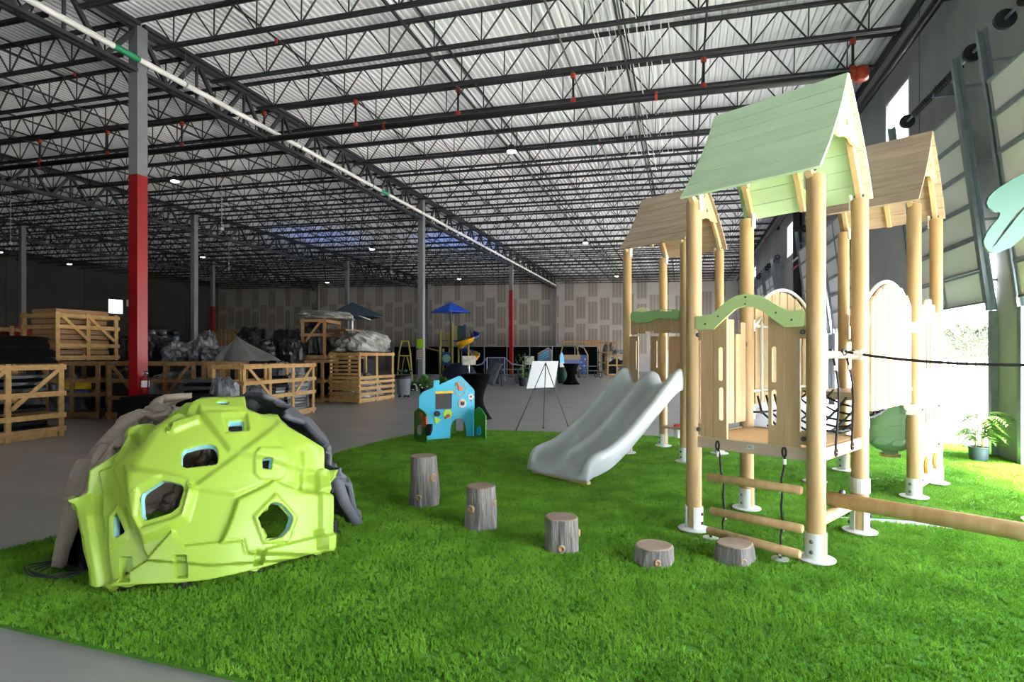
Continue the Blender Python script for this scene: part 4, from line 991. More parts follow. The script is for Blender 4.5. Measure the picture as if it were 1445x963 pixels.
MB().prism(pp([(360,618),(427,648),(368,695)]), .02, (0, y_, .02), (1,0,0), (0,0,1)).obj('arrow', M_LIMEB, PH)
q = pp([(612, 345)])[0]; R0 = 62/6.88*10/805; ring = [(q[0]+R0*(1+.14*math.cos(8*a))*math.cos(a)*.95, -.014, q[1]+.02+R0*(1+.14*math.cos(8*a))*math.sin(a)*1.1) for a in [2*math.pi*i/64 for i in range(64)]]
MB().tube(ring, .006, 5, closed=True).obj('gear_groove', mat('gear_tan', '#c8b878', .5), PH)
MB().prism(pp([(565,293),(578,282),(595,300),(605,322),(625,325),(635,345),(625,365),(600,365),(590,345),(592,325)]), .03, (0, y_, .02), (1,0,0), (0,0,1)).obj('gear_handle', M_ORG, PH)
# side boards (own planes, given in the playhouse frame)
PHM = Matrix.Translation(g0) @ Matrix.Rotation(math.atan2((g1-g0).y, (g1-g0).x), 4, 'Z'); PHI = PHM.inverted()
def side_board(pA, pB, pts, m, nm, extra=()):
    a, c = gnd(*pA), gnd(*pB); f, P0, x, nn = vplane(a, c); o = PHI @ a; xl = (PHI.to_3x3() @ x); 
    br = MB(); br.prism([f(*k5(p)) for p in pts], .02, o+Vector((0, 0, .02)), xl, (0,0,1)); ob = br.obj(nm, m, PH)
    for (ps, mm, n2, off) in extra: MB().prism([f(*k5(p)) for p in ps], .03, o+Vector((0, 0, .02))+xl.cross(Vector((0,0,1)))*off, xl, (0,0,1)).obj(n2, mm, ob)
side_board((585, 622.8), (602, 628), [(172,570),(215,533),(268,568),(293,602),(292,878),(172,845)], M_PHG, 'side_board', [([(215,720),(232,692),(250,712),(252,765),(238,797),(218,785)], M_KNOB, 'oval_knob', .02), ([(255,620),(305,615),(308,700),(295,722),(258,715)], M_ORG, 'handle', .03), ([(232,580),(255,583),(258,630),(232,632)], M_ORG, 'latch', .02), ([(298,780),(300,715),(315,690),(358,690),(355,750),(335,800),(310,805)], M_BLACK, 'wheel', .03)])
side_board((669, 618), (685.7, 621.4), [(752,560),(795,523),(822,545),(865,612),(866,836),(752,812)], M_PHG, 'side_board', [([(790,720),(812,714),(825,740),(824,785),(805,798),(790,790)], M_CYAN, 'oval_knob', .02)])
a_ = PHI @ gnd(655, 613); MB().bx(a_.x-.01, a_.x+.012, .12, .5, .02, .55).obj('rear_fin', M_PHG, PH)
MB().bx(.35, .8, .48, .5, .02, .38).obj('rear_board', M_PHG, PH)
q = PHI @ gnd(583, 612); 
# ================================================================ easel with the white board (seen from behind)
ez0 = gnd(767, 605); EZ = thing('easel', 'thin black tripod easel seen from behind on the concrete', 'easel', ez0)
top = atd(770, 512, 11.45)-ez0
for px, py in ((728, 609), (767, 605), (803, 606)):
    g = gnd(px, py)-ez0; MB().tube([g+Vector((0,0,.015)), g.lerp(top, .5), top], [.011, .009, .009], 8).obj('leg', M_BLACK, EZ); MB().lathe([(0, 0), (.03, 0), (.02, .02), (0, .03)], 8, g, False).obj('rubber_foot', M_BLACK, EZ)
MB().bar(atd(752, 549.5, 11.76)-ez0, atd(784, 548.5, 11.84)-ez0, .05, .02).obj('ledge', M_BLACK, EZ)
WBP = atd(766, 550, 11.28); WB_ = thing('white_board', 'plain white foam board resting on the easel', 'board', WBP)
q = [atd(751.5, 510, 11.72), atd(788, 510, 11.78), atd(782.5, 546.5, 11.85), atd(743, 548.5, 11.75)]
b = MB(); n_ = (q[1]-q[0]).cross(q[3]-q[0]).normalized()*.008
b.add([p-WBP-n_ for p in q]+[p-WBP+n_ for p in q], [(0,1,2,3),(7,6,5,4),(0,4,5,1),(1,5,6,2),(2,6,7,3),(3,7,4,0)]); b.obj('sheet', mat('foam_board', '#d6d8dc', .6), WB_)

# ================================================================ potted palms, teal leaf
M_POT = mat('blue_grey_pot', '#4a5663', .5); M_SOIL = mat('soil', '#4a3828', .95); M_LEAF = mat('palm_leaf', '#6a963c', .5, rand=.1); M_STEM = mat('palm_stem', '#a9b24e', .6)
def palm(px, py, label, hgt, seed, pot=True):
    g = gnd(px, py); t = thing('potted_palm', label, 'plant', g); rnd = random.Random(seed)
    MB().lathe([(0, .02), (.095, .02), (.105, .05), (.118, .19), (.125, .195), (.125, .215), (.11, .215), (.105, .19), (0, .185)], 20, caps=False).obj('pot', M_POT, t, 40)
    MB().lathe([(0, .19), (.105, .19)], 16, caps=False).obj('soil', M_SOIL, t)
    st = MB(); lf = MB()
    for k in range(14):
        a = rnd.uniform(0, 6.28); r = rnd.uniform(.02, .07); h = hgt*rnd.uniform(.55, 1); lean = rnd.uniform(.03, .13)
        base = Vector((r*math.cos(a), r*math.sin(a), .19)); tip = Vector((math.cos(a)*lean, math.sin(a)*lean, h)); st.tube([base, base.lerp(tip, .6)+Vector((0, 0, .02)), tip], [.007, .005, .003], 5)
        for f in range(4):
            aa = a+rnd.uniform(-1.2, 1.2); L = rnd.uniform(.14, .26); o0 = base.lerp(tip, rnd.uniform(.6, 1)); fd = Vector((math.cos(aa), math.sin(aa), 0)); sd_ = Vector((-fd.y, fd.x, 0))
            for j in range(9):
                u = j/8; c = o0+fd*(L*u)+Vector((0, 0, .12*u-.2*u*u)); ll = .1*(1-.6*abs(u-.4))
                for s in (-1, 1): tip2 = c+sd_*s*ll+fd*ll*.7-Vector((0, 0, .03)); w2 = fd*.02; lf.add([c-w2, c+w2, tip2+w2*.2, tip2-w2*.2+Vector((0,0,.002))], [(0,1,2,3)])
    st.obj('stems', M_STEM, t); lf.obj('fronds', M_LEAF, t)
palm(1381, 652, 'potted palm in a blue grey pot at the open dock door', .72, 4)
lf_pts = [(674,90),(560,150),(440,225),(380,270),(335,320),(318,370),(335,410),(380,440),(430,450),(442,466),(425,508),(370,570),(320,640),(292,710),(300,760),(330,800),(370,820),(440,812),(540,770),(620,705),(674,650),(780,570),(880,450),(900,300),(840,160),(760,90)]
DLF = 5.0; LO = atd(1445, 330, DLF); k6 = lambda p: (1340+p[0]/6.42, 230+p[1]/6.42)
tp_ = wld((1475-CX)/FPX*DLF, DLF+.05)
TL = thing('leaf_post', 'teal leaf shaped panel with a slit, fixed high on a post by the dock wall', 'play panel', tp_, YAW)
b = MB(); s_ = DLF/FPX
def l6(p): q = k6(p); return ((q[0]-1475)*s_, EYE+(HY-q[1])*s_)
sl_ = [(365,775),(420,690),(480,605),(560,500),(620,430),(674,378),(760,320),(760,345),(674,400),(590,500),(510,605),(445,685),(400,745)]
b.prism([l6(p) for p in lf_pts], .022, (0, -.06, 0), (1,0,0), (0,0,1), [[l6(p) for p in sl_]]); b.obj('leaf_board', mat('teal_board', '#2f5a50', .5, noise=(5, .05)), TL)
MB().lathe([(.0635, .02), (.0635, 2.75)], 20).obj('post', M_POST, TL, 40); MB().lathe([(.13, .02), (.13, .035), (.07, .05), (.07, .2)], 20).obj('post_foot', M_ZINC, TL, 40)
# ================================================================ storage: crates, wrapped goods
M_CRATE = mat('crate_pine', '#b8925c', .7, noise=(4, .25), col2='#9c7642', stretch=(3, 3, 3), rand=.1)
M_CRATED = mat('weathered_crate_pine', '#94714a', .75, noise=(4, .3), col2='#775632', stretch=(3, 3, 3), rand=.12)
M_WRAPB = mat('black_stretch_wrap', '#121316', .38, spec=.45, bump=(14, .5)); M_WRAPG = mat('cloudy_stretch_wrap', '#6f7275', .35, spec=.7, noise=(3, .6), bump=(12, .5), col2='#2b2d30')
M_WRAPC = mat('clear_cloudy_film', '#9d9c98', .3, spec=.7, noise=(4, .6), bump=(10, .6), col2='#55544f')
M_CARD = mat('cardboard', '#8f6d4a', .8, noise=(2, .12), rand=.06)
def bake(b, nm, m, par): return b.obj(nm, m, par)
def crate(label, P0, P1, dep, h, z0=0, nx=3, rails=(.04, .45, .8, 1), braces=((0, 1, 0),), m=None, side=1, name='shipping_crate', cat='crate', group=None, slat_side=None, pallet=True, sides=True, ny=2):
    """open timber frame crate; front face from P0 to P1, depth to the left (side=1) or right of it"""
    P0, P1 = Vector(P0), Vector(P1); L = (P1-P0).length; m = m or M_CRATE
    t = thing(name, label, cat, (P0.x, P0.y, z0), math.atan2((P1-P0).y, (P1-P0).x), group); D = dep*side
    pw, pt = .09, .04
    for yy in (0, D):
        for i in range(nx):
            x = lerp(pw/2, L-pw/2, i/(nx-1)); b = MB(); b.bx(x-pw/2, x+pw/2, yy-pt/2, yy+pt/2, 0, h); b.obj('post', m, t)
        for f in rails:
            z = .05+(h-.1)*f; yo = -.035*side if yy == 0 else .035*side; b = MB(); b.bx(-.02, L+.02, yy+yo-.016, yy+yo+.016, z-.045, z+.045); b.obj('rail', m, t)
    for (i0, i1, up) in braces:
        xa, xb = lerp(pw, L-pw, i0), lerp(pw, L-pw, i1); za, zb = (h*.42, h-.08) if up else (h-.08, h*.42); b = MB(); b.bar((xa, -.04*side, za), (xb, -.04*side, zb), .03, .07, (0,0,1)); b.obj('brace', m, t)
    if sides:
        for xx in (.02, L-.02):
            for f in rails: z = .05+(h-.1)*f; b = MB(); b.bx(xx-.016, xx+.016, 0, D, z-.045, z+.045); b.obj('side_rail', m, t)
    if slat_side is not None:
        n = 13
        for i in range(n):
            z = .08+i*(h-.16)/(n-1); b = MB(); b.bx(slat_side*L-.02, slat_side*L+.02, 0, D, z-.035, z+.035); b.obj('slat', m, t)
    if pallet:
        for i in range(6): x = lerp(.08, L-.08, i/5); b = MB(); b.bx(x-.06, x+.06, .02*side, D-.02*side, .1, .122); b.obj('pallet_slat', m, t)
        for i in range(3): y = lerp(.06, abs(D)-.06, i/2)*side; b = MB(); b.bx(.02, L-.02, y-.04, y+.04, .01, .1); b.obj('pallet_bearer', m, t)
    return t
def lump(name, label, cat, loc, size, seed, m, rot=0, group=None, amp=.2, fr=2.2, power=.8, flat=.3, nu=36, nv=20):
    t = thing(name, label, cat, loc, rot, group); put('wrapped_body', lump_mesh(size, seed, amp, fr, nu, nv, m, flat, False, power), t); return t
def sheets(name, label, cat, loc, size, n, rot, ms, seed=1, part='sheet', group=None, jit=.04):
    t = thing(name, label, cat, loc, rot, group); rnd = random.Random(seed); h = size[2]/n
    for i in range(n):
        a, c = size[0]/2*(1-rnd.random()*jit*2), size[1]/2*(1-rnd.random()*jit*2); b = MB(); b.box((rnd.uniform(-jit, jit)*size[0]/2, rnd.uniform(-jit, jit)*size[1]/2, (i+.5)*h), (2*a, 2*c, h*.82), Matrix.Rotation(rnd.uniform(-.03, .03), 3, 'Z')); b.obj(part, ms[i % len(ms)], t)
    return t
def gl(px, d, z=0): return wld((px-CX)/FPX*d, d, z)
# --- crate at the left edge of the picture
a0, a1 = gnd(14, 625.8), gnd(89.4, 615.6); dv = (a1-a0).normalized(); aS = a1-dv*1.85
crate('pale pine crate of black parts beside the climbing dome, nearest the turf', aS, a1, 1.15, 1.34, 0, 3, (.08, .28, .6, .99), ((.52, 1, 1), (0, .48, 1)), M_CRATE, 1)
rA = math.atan2(dv.y, dv.x); lf_ = Vector((-dv.y, dv.x, 0)); cA = aS+dv*.92+lf_*.58
for z, n, lab in ((.13, 4, 'lowest'), (.48, 2, 'middle'), (.84, 5, 'upper')):
    sheets('black_panel_stack', f'{lab} stack of flat black panels inside the pale pine crate by the dome', 'panel stack', cA+Vector((0, 0, z)), (1.55, .95, .06*n), n, rA, [M_WRAPB, M_FAB], n, 'panel')
bpile = thing('black_bag_pile', 'pile of flat black bags on top of the pale pine crate by the dome', 'bag pile', cA+Vector((0, 0, 1.345)), rA)
for i in range(4): put('bag', lump_mesh((1.95-.08*i, 1.1, .15), 90+i, .1, 1.5, 40, 12, M_FAB, .6, True, .45), bpile, (.05*math.sin(i*2), 0, i*.115))
# --- back row, lower crates (front plane about 13.3 m away)
def row(pxa, pxb, d, *a, **k): return crate(a[0], gl(pxa, d), gl(pxb, d+.02), *a[1:], **k)
row(25, 141, 13.3, 'weathered crate of shrink wrapped goods behind the pale pine crate', 1.2, 1.34, 0, 4, (.05, .42, .68, 1), (), M_CRATED, 1)
row(152, 276, 13.3, 'weathered crate with crossed braces behind the red column', 1.2, 1.34, 0, 4, (.05, .36, .68, 1), ((.02, .3, 0), (.7, .98, 1)), M_CRATED, 1)
row(285, 318, 13.0, 'weathered crate left of the pale slanted crate, under the grey tent of film', 1.2, 1.36, 0, 3, (.62, .99), ((.2, .5, 0),), M_CRATED, 1)
for i, (px, w_, d, h, lab, m) in enumerate(((82, 1.3, 13.9, 1.0, 'cloudy wrapped goods inside the weathered crate behind the pale pine crate', M_WRAPG), (183, .8, 13.9, 1.05, 'dark wrapped goods inside the crossed brace crate', M_WRAPB), (248, 1.0, 13.9, .95, 'grey wrapped goods inside the crossed brace crate', M_WRAPG), (302, .42, 13.6, .85, 'grey wrapped goods under the tent of film', M_WRAPG))):
    lump('wrapped_goods', lab, 'wrapped goods', gl(px, d, .13), (w_, .9, h), 11+i, m, YAW, 'wrapped goods')
sheets('yellow_blue_sacks', 'yellow and blue sacks between the weathered crates', 'sack pile', gl(106, 13.42, .5), (.7, .12, .36), 2, YAW, [mat('blue_sack', '#27408a', .5), mat('yellow_sack', '#c9a224', .5)], 2, 'sack', jit=.02)
# black tray stack beside the slanted crate
sheets('tray_stack', 'stack of shiny black trays beside the crossed brace crate', 'tray stack', gl(290, 12.0, .02), (.6, .7, .98), 13, YAW+.1, [M_WRAPB, M_FAB], 21, 'tray')
lump('wrapped_goods', 'cloudy film wrapped pallet of trays left of the slanted pale crate', 'wrapped goods', gl(317, 11.5, .02), (.6, .6, .98), 31, M_WRAPG, .3, 'wrapped goods', .16, 3)
# --- upper left crate with cardboard, standing on the lower row
u0, u1 = gl(78, 13.2), gl(166, 14.6)
crate('weathered crate full of flat cardboard boxes stacked above the left row', u0, u1, 1.15, 1.14, 1.36, 3, (.03, .3, .72, .98), ((.02, .5, 0), (.5, .98, 0)), M_CRATE, 1)
ru = math.atan2((u1-u0).y, (u1-u0).x); cu = (u0+u1)/2+Vector((-math.sin(ru), math.cos(ru), 0))*.58
sheets('cardboard_stack', 'stack of flat brown cardboard boxes in the upper left crate', 'box stack', cu+Vector((0, 0, 1.5)), (1.35, .9, 1.1), 9, ru, [M_CARD], 5, 'carton', jit=.05)
for (px, py, s) in ((146, 452, .14), (144, 459, .14), (69, 452, .12), (161, 440, .12)):
    pass
# far left frame and red canopy far behind
f0 = gl(-22, 15.5); f1 = gl(20, 15.8); crate('tall pale crate frame at the far left, above the black bags', f0, f1, 1.0, 2.3, 0, 2, (.0, .98), (), M_CRATE, 1)
rc_ = thing('red_canopy', 'small red canopy roof far back by the left wall', 'canopy', gl(25, 30)); MB().add([(-.9, -.9, 2.35), (.9, -.9, 2.35), (.9, .9, 2.35), (-.9, .9, 2.35), (0, 0, 3.1)], [(0,1,4),(1,2,4),(2,3,4),(3,0,4),(3,2,1,0)]).obj('cover', mat('red_canvas', '#a01c22', .6), rc_)
for sx in (-.8, .8):
    for sy in (-.8, .8): MB().tube([(sx, sy, 0), (sx, sy, 2.36)], .04, 6).obj('leg', M_DARK, rc_)
# --- deeper rows that carry the wrapped piles: loaded pallets wrapped in dark film
deep = [(172, 15.2, .95), (228, 15.2, .95), (282, 15.2, .85), (345, 16.5, .95), (402, 17.1, .85), (235, 19.5, 1.8), (318, 20.9, 1.3), (380, 19.0, 1.9), (110, 17.0, 1.6), (160, 21.0, 1.6)]
deepn = ['behind the red column', 'right of the red column', 'behind the tray stack', 'behind the grey tent of film', 'left of the tall film topped crate', 'in the deep row under the silver bundle', 'in the deep row under the upright pallets', 'in the deep row left of the navy canopy', 'behind the upper left crate', 'in the deep row below the bright window']
for (px, d, w_), dn in zip(deep, deepn):
    t = thing('loaded_pallet', 'dark film wrapped pallet load '+dn, 'pallet load', gl(px, d), YAW+random.uniform(-.1, .1), 'dark pallet loads'); h = 1.33 if d < 17 else 1.5
    MB().bx(-w_/2, w_/2, -.55, .55, .13, h).obj('load', M_WRAPB, t)
    for i in range(5): x = lerp(-w_/2+.06, w_/2-.06, i/4); MB().bx(x-.05, x+.05, -.55, .55, .1, .13).obj('pallet_slat', M_CRATED, t)
    for y in (-.5, 0, .5): MB().bx(-w_/2, w_/2, y-.04, y+.04, 0, .1).obj('pallet_bearer', M_CRATED, t)
piles = [  # px0, px1, ytop, depth, base z, seed, material, wording
 (160, 198, 477, 15.2, 1.33, 41, M_WRAPB, 'dark wrapped bundle left of the red column on the back row'),
 (207, 236, 476, 15.2, 1.33, 42, M_WRAPB, 'dark wrapped bundle right beside the red column'),
 (238, 268, 484, 15.0, 1.33, 43, M_WRAPG, 'grey dome shaped wrapped bundle on the back row'),
 (271, 300, 477, 15.3, 1.33, 44, M_WRAPG, 'tall crumpled grey wrapped bundle on the back row'),
 (296, 326, 490, 15.0, 1.33, 45, M_WRAPG, 'low grey wrapped bundle next to the tent of film'),
 (340, 386, 480, 16.5, 1.33, 46, M_WRAPB, 'dark glossy wrapped bundle behind the tent of film'),
 (398, 428, 481, 17.1, 1.33, 47, M_WRAPB, 'dark wrapped bundle beside the tall film topped crate'),
 (338, 372, 464, 19.0, 1.5, 48, M_WRAPB, 'dark wrapped heap in the deep row near the upright pallets'),
 (382, 428, 467, 19.4, 1.5, 49, M_WRAPB, 'wide dark wrapped heap in the deep row behind the tall crate'),
 (283, 305, 470, 20.5, 1.5, 50, M_WRAPG, 'small grey wrapped heap in the deep row before the upright pallets')]
for (x0, x1, yt, d, zb, sd, m, lab) in piles:
    p = gl((x0+x1)/2, d, zb+.001); zt = EYE+(HY-yt)*d/FPX
    lump('wrapped_bundle', lab, 'wrapped bundle', p, ((x1-x0)*d/FPX*1.02, .9, zt-zb), sd, m, YAW+random.uniform(-.3, .3), 'wrapped bundles on the back rows', .28, 2.0)
# silver wrapped bundle of coils
sl_t = thing('silver_bundle', 'bundle of silver foil wrapped rolls beyond the red column', 'wrapped bundle', gl(234, 19.5, 1.5), YAW)
M_SILV = mat('silver_film', '#8d97a3', .22, .5, bump=(12, .6))
for i in range(4):
    for j in range(4):
        MB().tube([(-.62+i*.36-.17, -.3, .11+j*.21), (-.62+i*.36+.15, -.35, .11+j*.21)], [.1, .11], 12).obj('roll', M_SILV if (i+j) % 3 else M_WRAPB, sl_t, True)
# upright pallets leaning in the deep row
for k, (px, d, lab) in enumerate(((309, 22.0, 'dark upright pallet leaning in the deep row by the far red column'), (331, 21.5, 'pale slatted pallet standing upright in the deep row'))):
    t = thing('upright_pallet', lab, 'pallet', gl(px, d, 1.5), YAW)
    for i in range(8): MB().bx(-.55+i*.155, -.55+i*.155+.07, -.02, 0, 0, .95).obj('slat', M_CRATE if k else M_CRATED, t)
    for z in (.08, .5, .85): MB().bx(-.58, .62, 0, .09, z-.04, z+.04).obj('bearer', M_CRATED, t)
t = thing('loaded_pallet', 'dark film wrapped pallet load under the upright pallets', 'pallet load', gl(322, 22.3), YAW, 'dark pallet loads'); MB().bx(-1.3, 1.3, -.5, .9, .13, 1.5).obj('load', M_WRAPB, t); MB().bx(-1.3, 1.3, -.5, .9, 0, .12).obj('pallet_base', M_CRATED, t)
# tent of cloudy film over the back row
tt = thing('film_tent', 'grey tent shaped sheet of plastic film draped over the back row', 'plastic film', gl(334, 14.6, 1.34), YAW)
rows = []; apex = Vector((0, 0, .66))
for i in range(9):
    f = i/8; rw = []
    for k in range(36):
        a = 2*math.pi*k/36; rx = (.52 if math.cos(a) < 0 else .98); rr = f**1.35*(1+.12*math.sin(5*a+1)*f+.05*math.sin(11*a)); rw.append((rx*rr*math.cos(a), .55*rr*math.sin(a), max(.0, .66*(1-f)**.75-.02*math.sin(9*a)*f)))
    rows.append(rw)
MB().grid(rows, closed=True).obj('film', mat('grey_film', '#6b6a68', .4, spec=.6, noise=(4, .3), bump=(9, .4)), tt, True)
# --- slanted pale crate in the middle
s0, s1 = gl(342, 12.05), gl(443, 14.75)
crate('long pale pine crate standing slanted with black wrapped sheets inside', s0, s1, .75, 1.3, 0, 4, (.05, .42, .7, .99), ((.02, .33, 0), (.68, .98, 1)), M_CRATE, 1)
rs = math.atan2((s1-s0).y, (s1-s0).x); nl = Vector((-math.sin(rs), math.cos(rs), 0))
sheets('wrapped_sheets', 'tall stack of wrapped silver black sheets at the far end of the slanted crate', 'sheet stack', s0.lerp(s1, .8)+nl*.38+Vector((0, 0, .13)), (.85, .6, .86), 12, rs, [M_WRAPG, M_WRAPB], 61, 'sheet', jit=.06)
lump('wrapped_goods', 'crumpled cloudy film bundle at the near end of the slanted crate', 'wrapped goods', s0.lerp(s1, .3)+nl*.38+Vector((0, 0, .13)), (1.0, .55, .7), 62, M_WRAPG, rs, 'wrapped goods', .2, 3)
sheets('wrapped_sheets', 'low stack of wrapped sheets in the middle of the slanted crate', 'sheet stack', s0.lerp(s1, .53)+nl*.38+Vector((0, 0, .13)), (.4, .6, .6), 9, rs, [M_WRAPB, M_WRAPG], 63, 'sheet', jit=.06)
lump('wrapped_bundle', 'big grey film bundle hanging over behind the slanted crate', 'wrapped bundle', gl(405, 15.4, .001), (1.6, .7, 1.3), 64, M_WRAPG, rs, 'wrapped bundles on the back rows', .2, 2.4)
# --- slatted pale crate with the film heap on top
k0, k1, kl = gnd(506, 570.3), gnd(554.6, 563.5), gnd(465.6, 569)
dpt = (kl-k0).length
crate('tall slatted pine crate with film heaped on top', k0, k1, dpt, 1.58, 0, 3, (.04, .16, .28, .4, .5, .99), (), M_CRATE, 1, slat_side=0)
rk = math.atan2((k1-k0).y, (k1-k0).x); nk = Vector((-math.sin(rk), math.cos(rk), 0)); kc = (k0+k1)/2+nk*dpt/2
lump('wrapped_goods', 'clear film wrapped goods inside the tall slatted crate', 'wrapped goods', kc+Vector((0, 0, .13)), (1.6, .8, .7), 71, M_WRAPC, rk, 'wrapped goods', .25, 3)
lump('film_heap', 'big glossy heap of clear plastic film on the tall slatted crate', 'plastic film', kc+Vector((0, 0, 1.6)), (2.1, 1.15, .62), 72, M_WRAPC, rk, None, .3, 2.0)
lump('film_heap', 'darker fold of film sagging beside the clear heap on the slatted crate', 'plastic film', gl(488, 18.9, 1.6), (.8, .6, .45), 73, M_WRAPG, YAW, None, .3, 2.0)
# --- tall film topped crate behind, on a lower crate
h0, h1 = gl(465, 17.6), gl(509, 20.6)
low_c = crate('low crate carrying the tall film topped crate', gl(421, 17.5), gl(457, 17.5), 1.4, 1.36, 0, 2, (.05, .5, .99), (), M_CRATED, 1)
e0, e1 = gl(425, 17.6), gl(460, 17.6)
crate('tall brown crate topped with cloudy film in front of the navy canopy', e0, e1, 1.5, 1.26, 1.37, 2, (.0, .6, .98), ((.1, .9, 1),), M_CRATED, 1)
lump('film_heap', 'flat sheet of cloudy film on top of the tall brown crate', 'plastic film', gl(458, 18.5, 2.64), (1.75, 1.5, .28), 81, M_WRAPC, YAW, None, .2, 2.4)
lump('wrapped_goods', 'black wrapped goods inside the tall brown crate', 'wrapped goods', gl(446, 18.3, 1.5), (.72, 1.2, 1.0), 82, M_WRAPB, YAW, 'wrapped goods', .2, 2.4)
crate('brown crate with a brace standing right of the tall film topped crate', gl(486, 18.7), gl(513, 20.1), .65, 1.0, 1.37, 3, (.0, .45, .98), ((.02, .5, 0),), M_CRATED, 1)
lump('wrapped_goods', 'grey wrapped goods inside the brown braced crate', 'wrapped goods', gl(496, 19.6, 1.42), (.8, .55, .85), 83, M_WRAPG, YAW, 'wrapped goods', .2, 2.4)
t = thing('loaded_pallet', 'dark film wrapped pallet load behind the slatted crate', 'pallet load', gl(490, 20.9), YAW, 'dark pallet loads'); MB().bx(-.8, .9, -1.2, .9, .13, 1.36).obj('load', M_WRAPB, t); MB().bx(-.8, .9, -1.2, .9, 0, .12).obj('pallet_base', M_CRATED, t)
# --- black clothed table and extinguisher by the red column
q = gl(238, 10.4); tb = thing('draped_table', 'long table under a black cloth in front of the red column', 'table', q, YAW)
rows = []
def cloth_ring(z, o, wob):
    rg = []
    for k in range(96):
        f = k/96*4; sd_ = int(f); t_ = f-sd_; X_, Y_ = .62+o, .38+o
        x, y = [(lerp(-X_, X_, t_), -Y_), (X_, lerp(-Y_, Y_, t_)), (lerp(X_, -X_, t_), Y_), (-X_, lerp(Y_, -Y_, t_))][sd_]; wv = wob*math.sin(k*1.15); n_ = [(0,-1),(1,0),(0,1),(-1,0)][sd_]
        rg.append((x+n_[0]*wv, y+n_[1]*wv, z))
    return rg
b = MB(); b.grid([cloth_ring(.01, .06, .03), cloth_ring(.4, .035, .022), cloth_ring(.72, .01, .006), cloth_ring(.755, 0, 0)], closed=True); b.add(cloth_ring(.755, 0, 0), [tuple(range(96))]); b.obj('cloth', M_FAB, tb, True)
for sx in (-.55, .55):
    for sy in (-.3, .3): MB().tube([(sx, sy, 0), (sx, sy, .74)], .015, 6).obj('leg', M_DARK, tb)
ex_ = Vector((-11.24+.5*cw+.1, 9.43-.02, .68)); fe = thing('fire_extinguisher', 'red fire extinguisher hanging on the red column', 'extinguisher', ex_)
MB().lathe([(0, 0), (.07, 0), (.078, .02), (.078, .3), (.06, .36), (.03, .385)], 18).obj('cylinder', M_COLR, fe, 40); tag(MB().lathe([(.0795, .13), (.0795, .27)], 18, caps=False).obj('label_band', M_WHITE, fe, 40), 'white instruction label')
MB().tube([(0, 0, .38), (0, 0, .44)], .02, 8).obj('valve', M_DARK, fe); MB().bar((-.05, 0, .46), (.08, 0, .47), .02, .015).obj('handle', M_DARK, fe); MB().bar((-.04, 0, .43), (.07, 0, .425), .02, .012).obj('lever', M_WHITE, fe)
MB().tube([(.03, 0, .42), (.1, -.02, .4), (.11, -.03, .2), (.1, -.03, .06)], .012, 6).obj('hose', M_BLACK, fe, True); MB().bx(-.11, -.07, -.05, .05, .1, .35).obj('wall_bracket', M_COLR, fe)
# --- grey bin
bn = thing('wheeled_bin', 'round grey wheeled bin with a black liner beside the slatted crate', 'bin', gnd(569.5, 561))
MB().lathe([(0, .1), (.21, .1), (.225, .14), (.27, .72), (.275, .74), (.26, .74), (.25, .7), (0, .68)], 24, caps=False).obj('body', mat('bin_grey_plastic', '#6d7278', .5), bn, 40)
for k in range(8): a = k*math.pi/4; MB().bar((.225*math.cos(a), .225*math.sin(a), .14), (.272*math.cos(a), .272*math.sin(a), .7), .02, .012, (math.cos(a), math.sin(a), 0)).obj('rib', MATS['bin_grey_plastic'], bn)
rw = [[((.285+.015*math.sin(k*1.9))*math.cos(a), (.285+.015*math.sin(k*1.9))*math.sin(a), z+.012*math.sin(k*2.3)) for k, a in enumerate([2*math.pi*i/36 for i in range(36)])] for z in (.66, .7, .76)]
rw.append([(.24*math.cos(a), .24*math.sin(a), .77) for a in [2*math.pi*i/36 for i in range(36)]]); MB().grid(rw, closed=True).obj('liner', M_BLACK, bn, True)
for k in range(5): a = k*1.257+.3; MB().tube([(.17*math.cos(a), .17*math.sin(a)-.015, .035), (.17*math.cos(a), .17*math.sin(a)+.015, .035)], .034, 10).obj('caster', M_DARK, bn); MB().bx(.17*math.cos(a)-.01, .17*math.cos(a)+.01, .17*math.sin(a)-.01, .17*math.sin(a)+.01, .06, .11).obj('caster_fork', M_DARK, bn)
# --- sign plates on the grey column
sgp = gl(593, 28.3); sgn = thing('column_sign', 'small green square sign on the grey column', 'sign', (-11.24, 23.27-.125, 2.0)); MB().bx(-.17, .17, -.012, 0, -.2, .2).obj('plate', mat('sign_green', '#9ccc2a', .5), sgn); MB().lathe([(.05, -.016), (.09, -.016), (.09, -.012), (.05, -.012)], 16, caps=False).obj('symbol', M_BLACK, sgn).rotation_euler = (0, 0, 0)
o = [c for c in sgn.children if c.name.startswith('symbol')][0]; o.rotation_euler = (math.pi/2, 0, 0); o.location = (0, -.002, 0)
s2 = thing('paper_notice', 'small pale paper notice under the green sign', 'notice', (-11.24, 23.27-.125, 1.5)); MB().bx(-.16, .16, -.006, 0, -.2, .22).obj('sheet', mat('paper', '#b9aba6', .8), s2); 
for i in range(4): MB().bx(-.12, .12, -.007, -.0055, .12-i*.08, .14-i*.08).obj('text_line', M_DARK, s2)
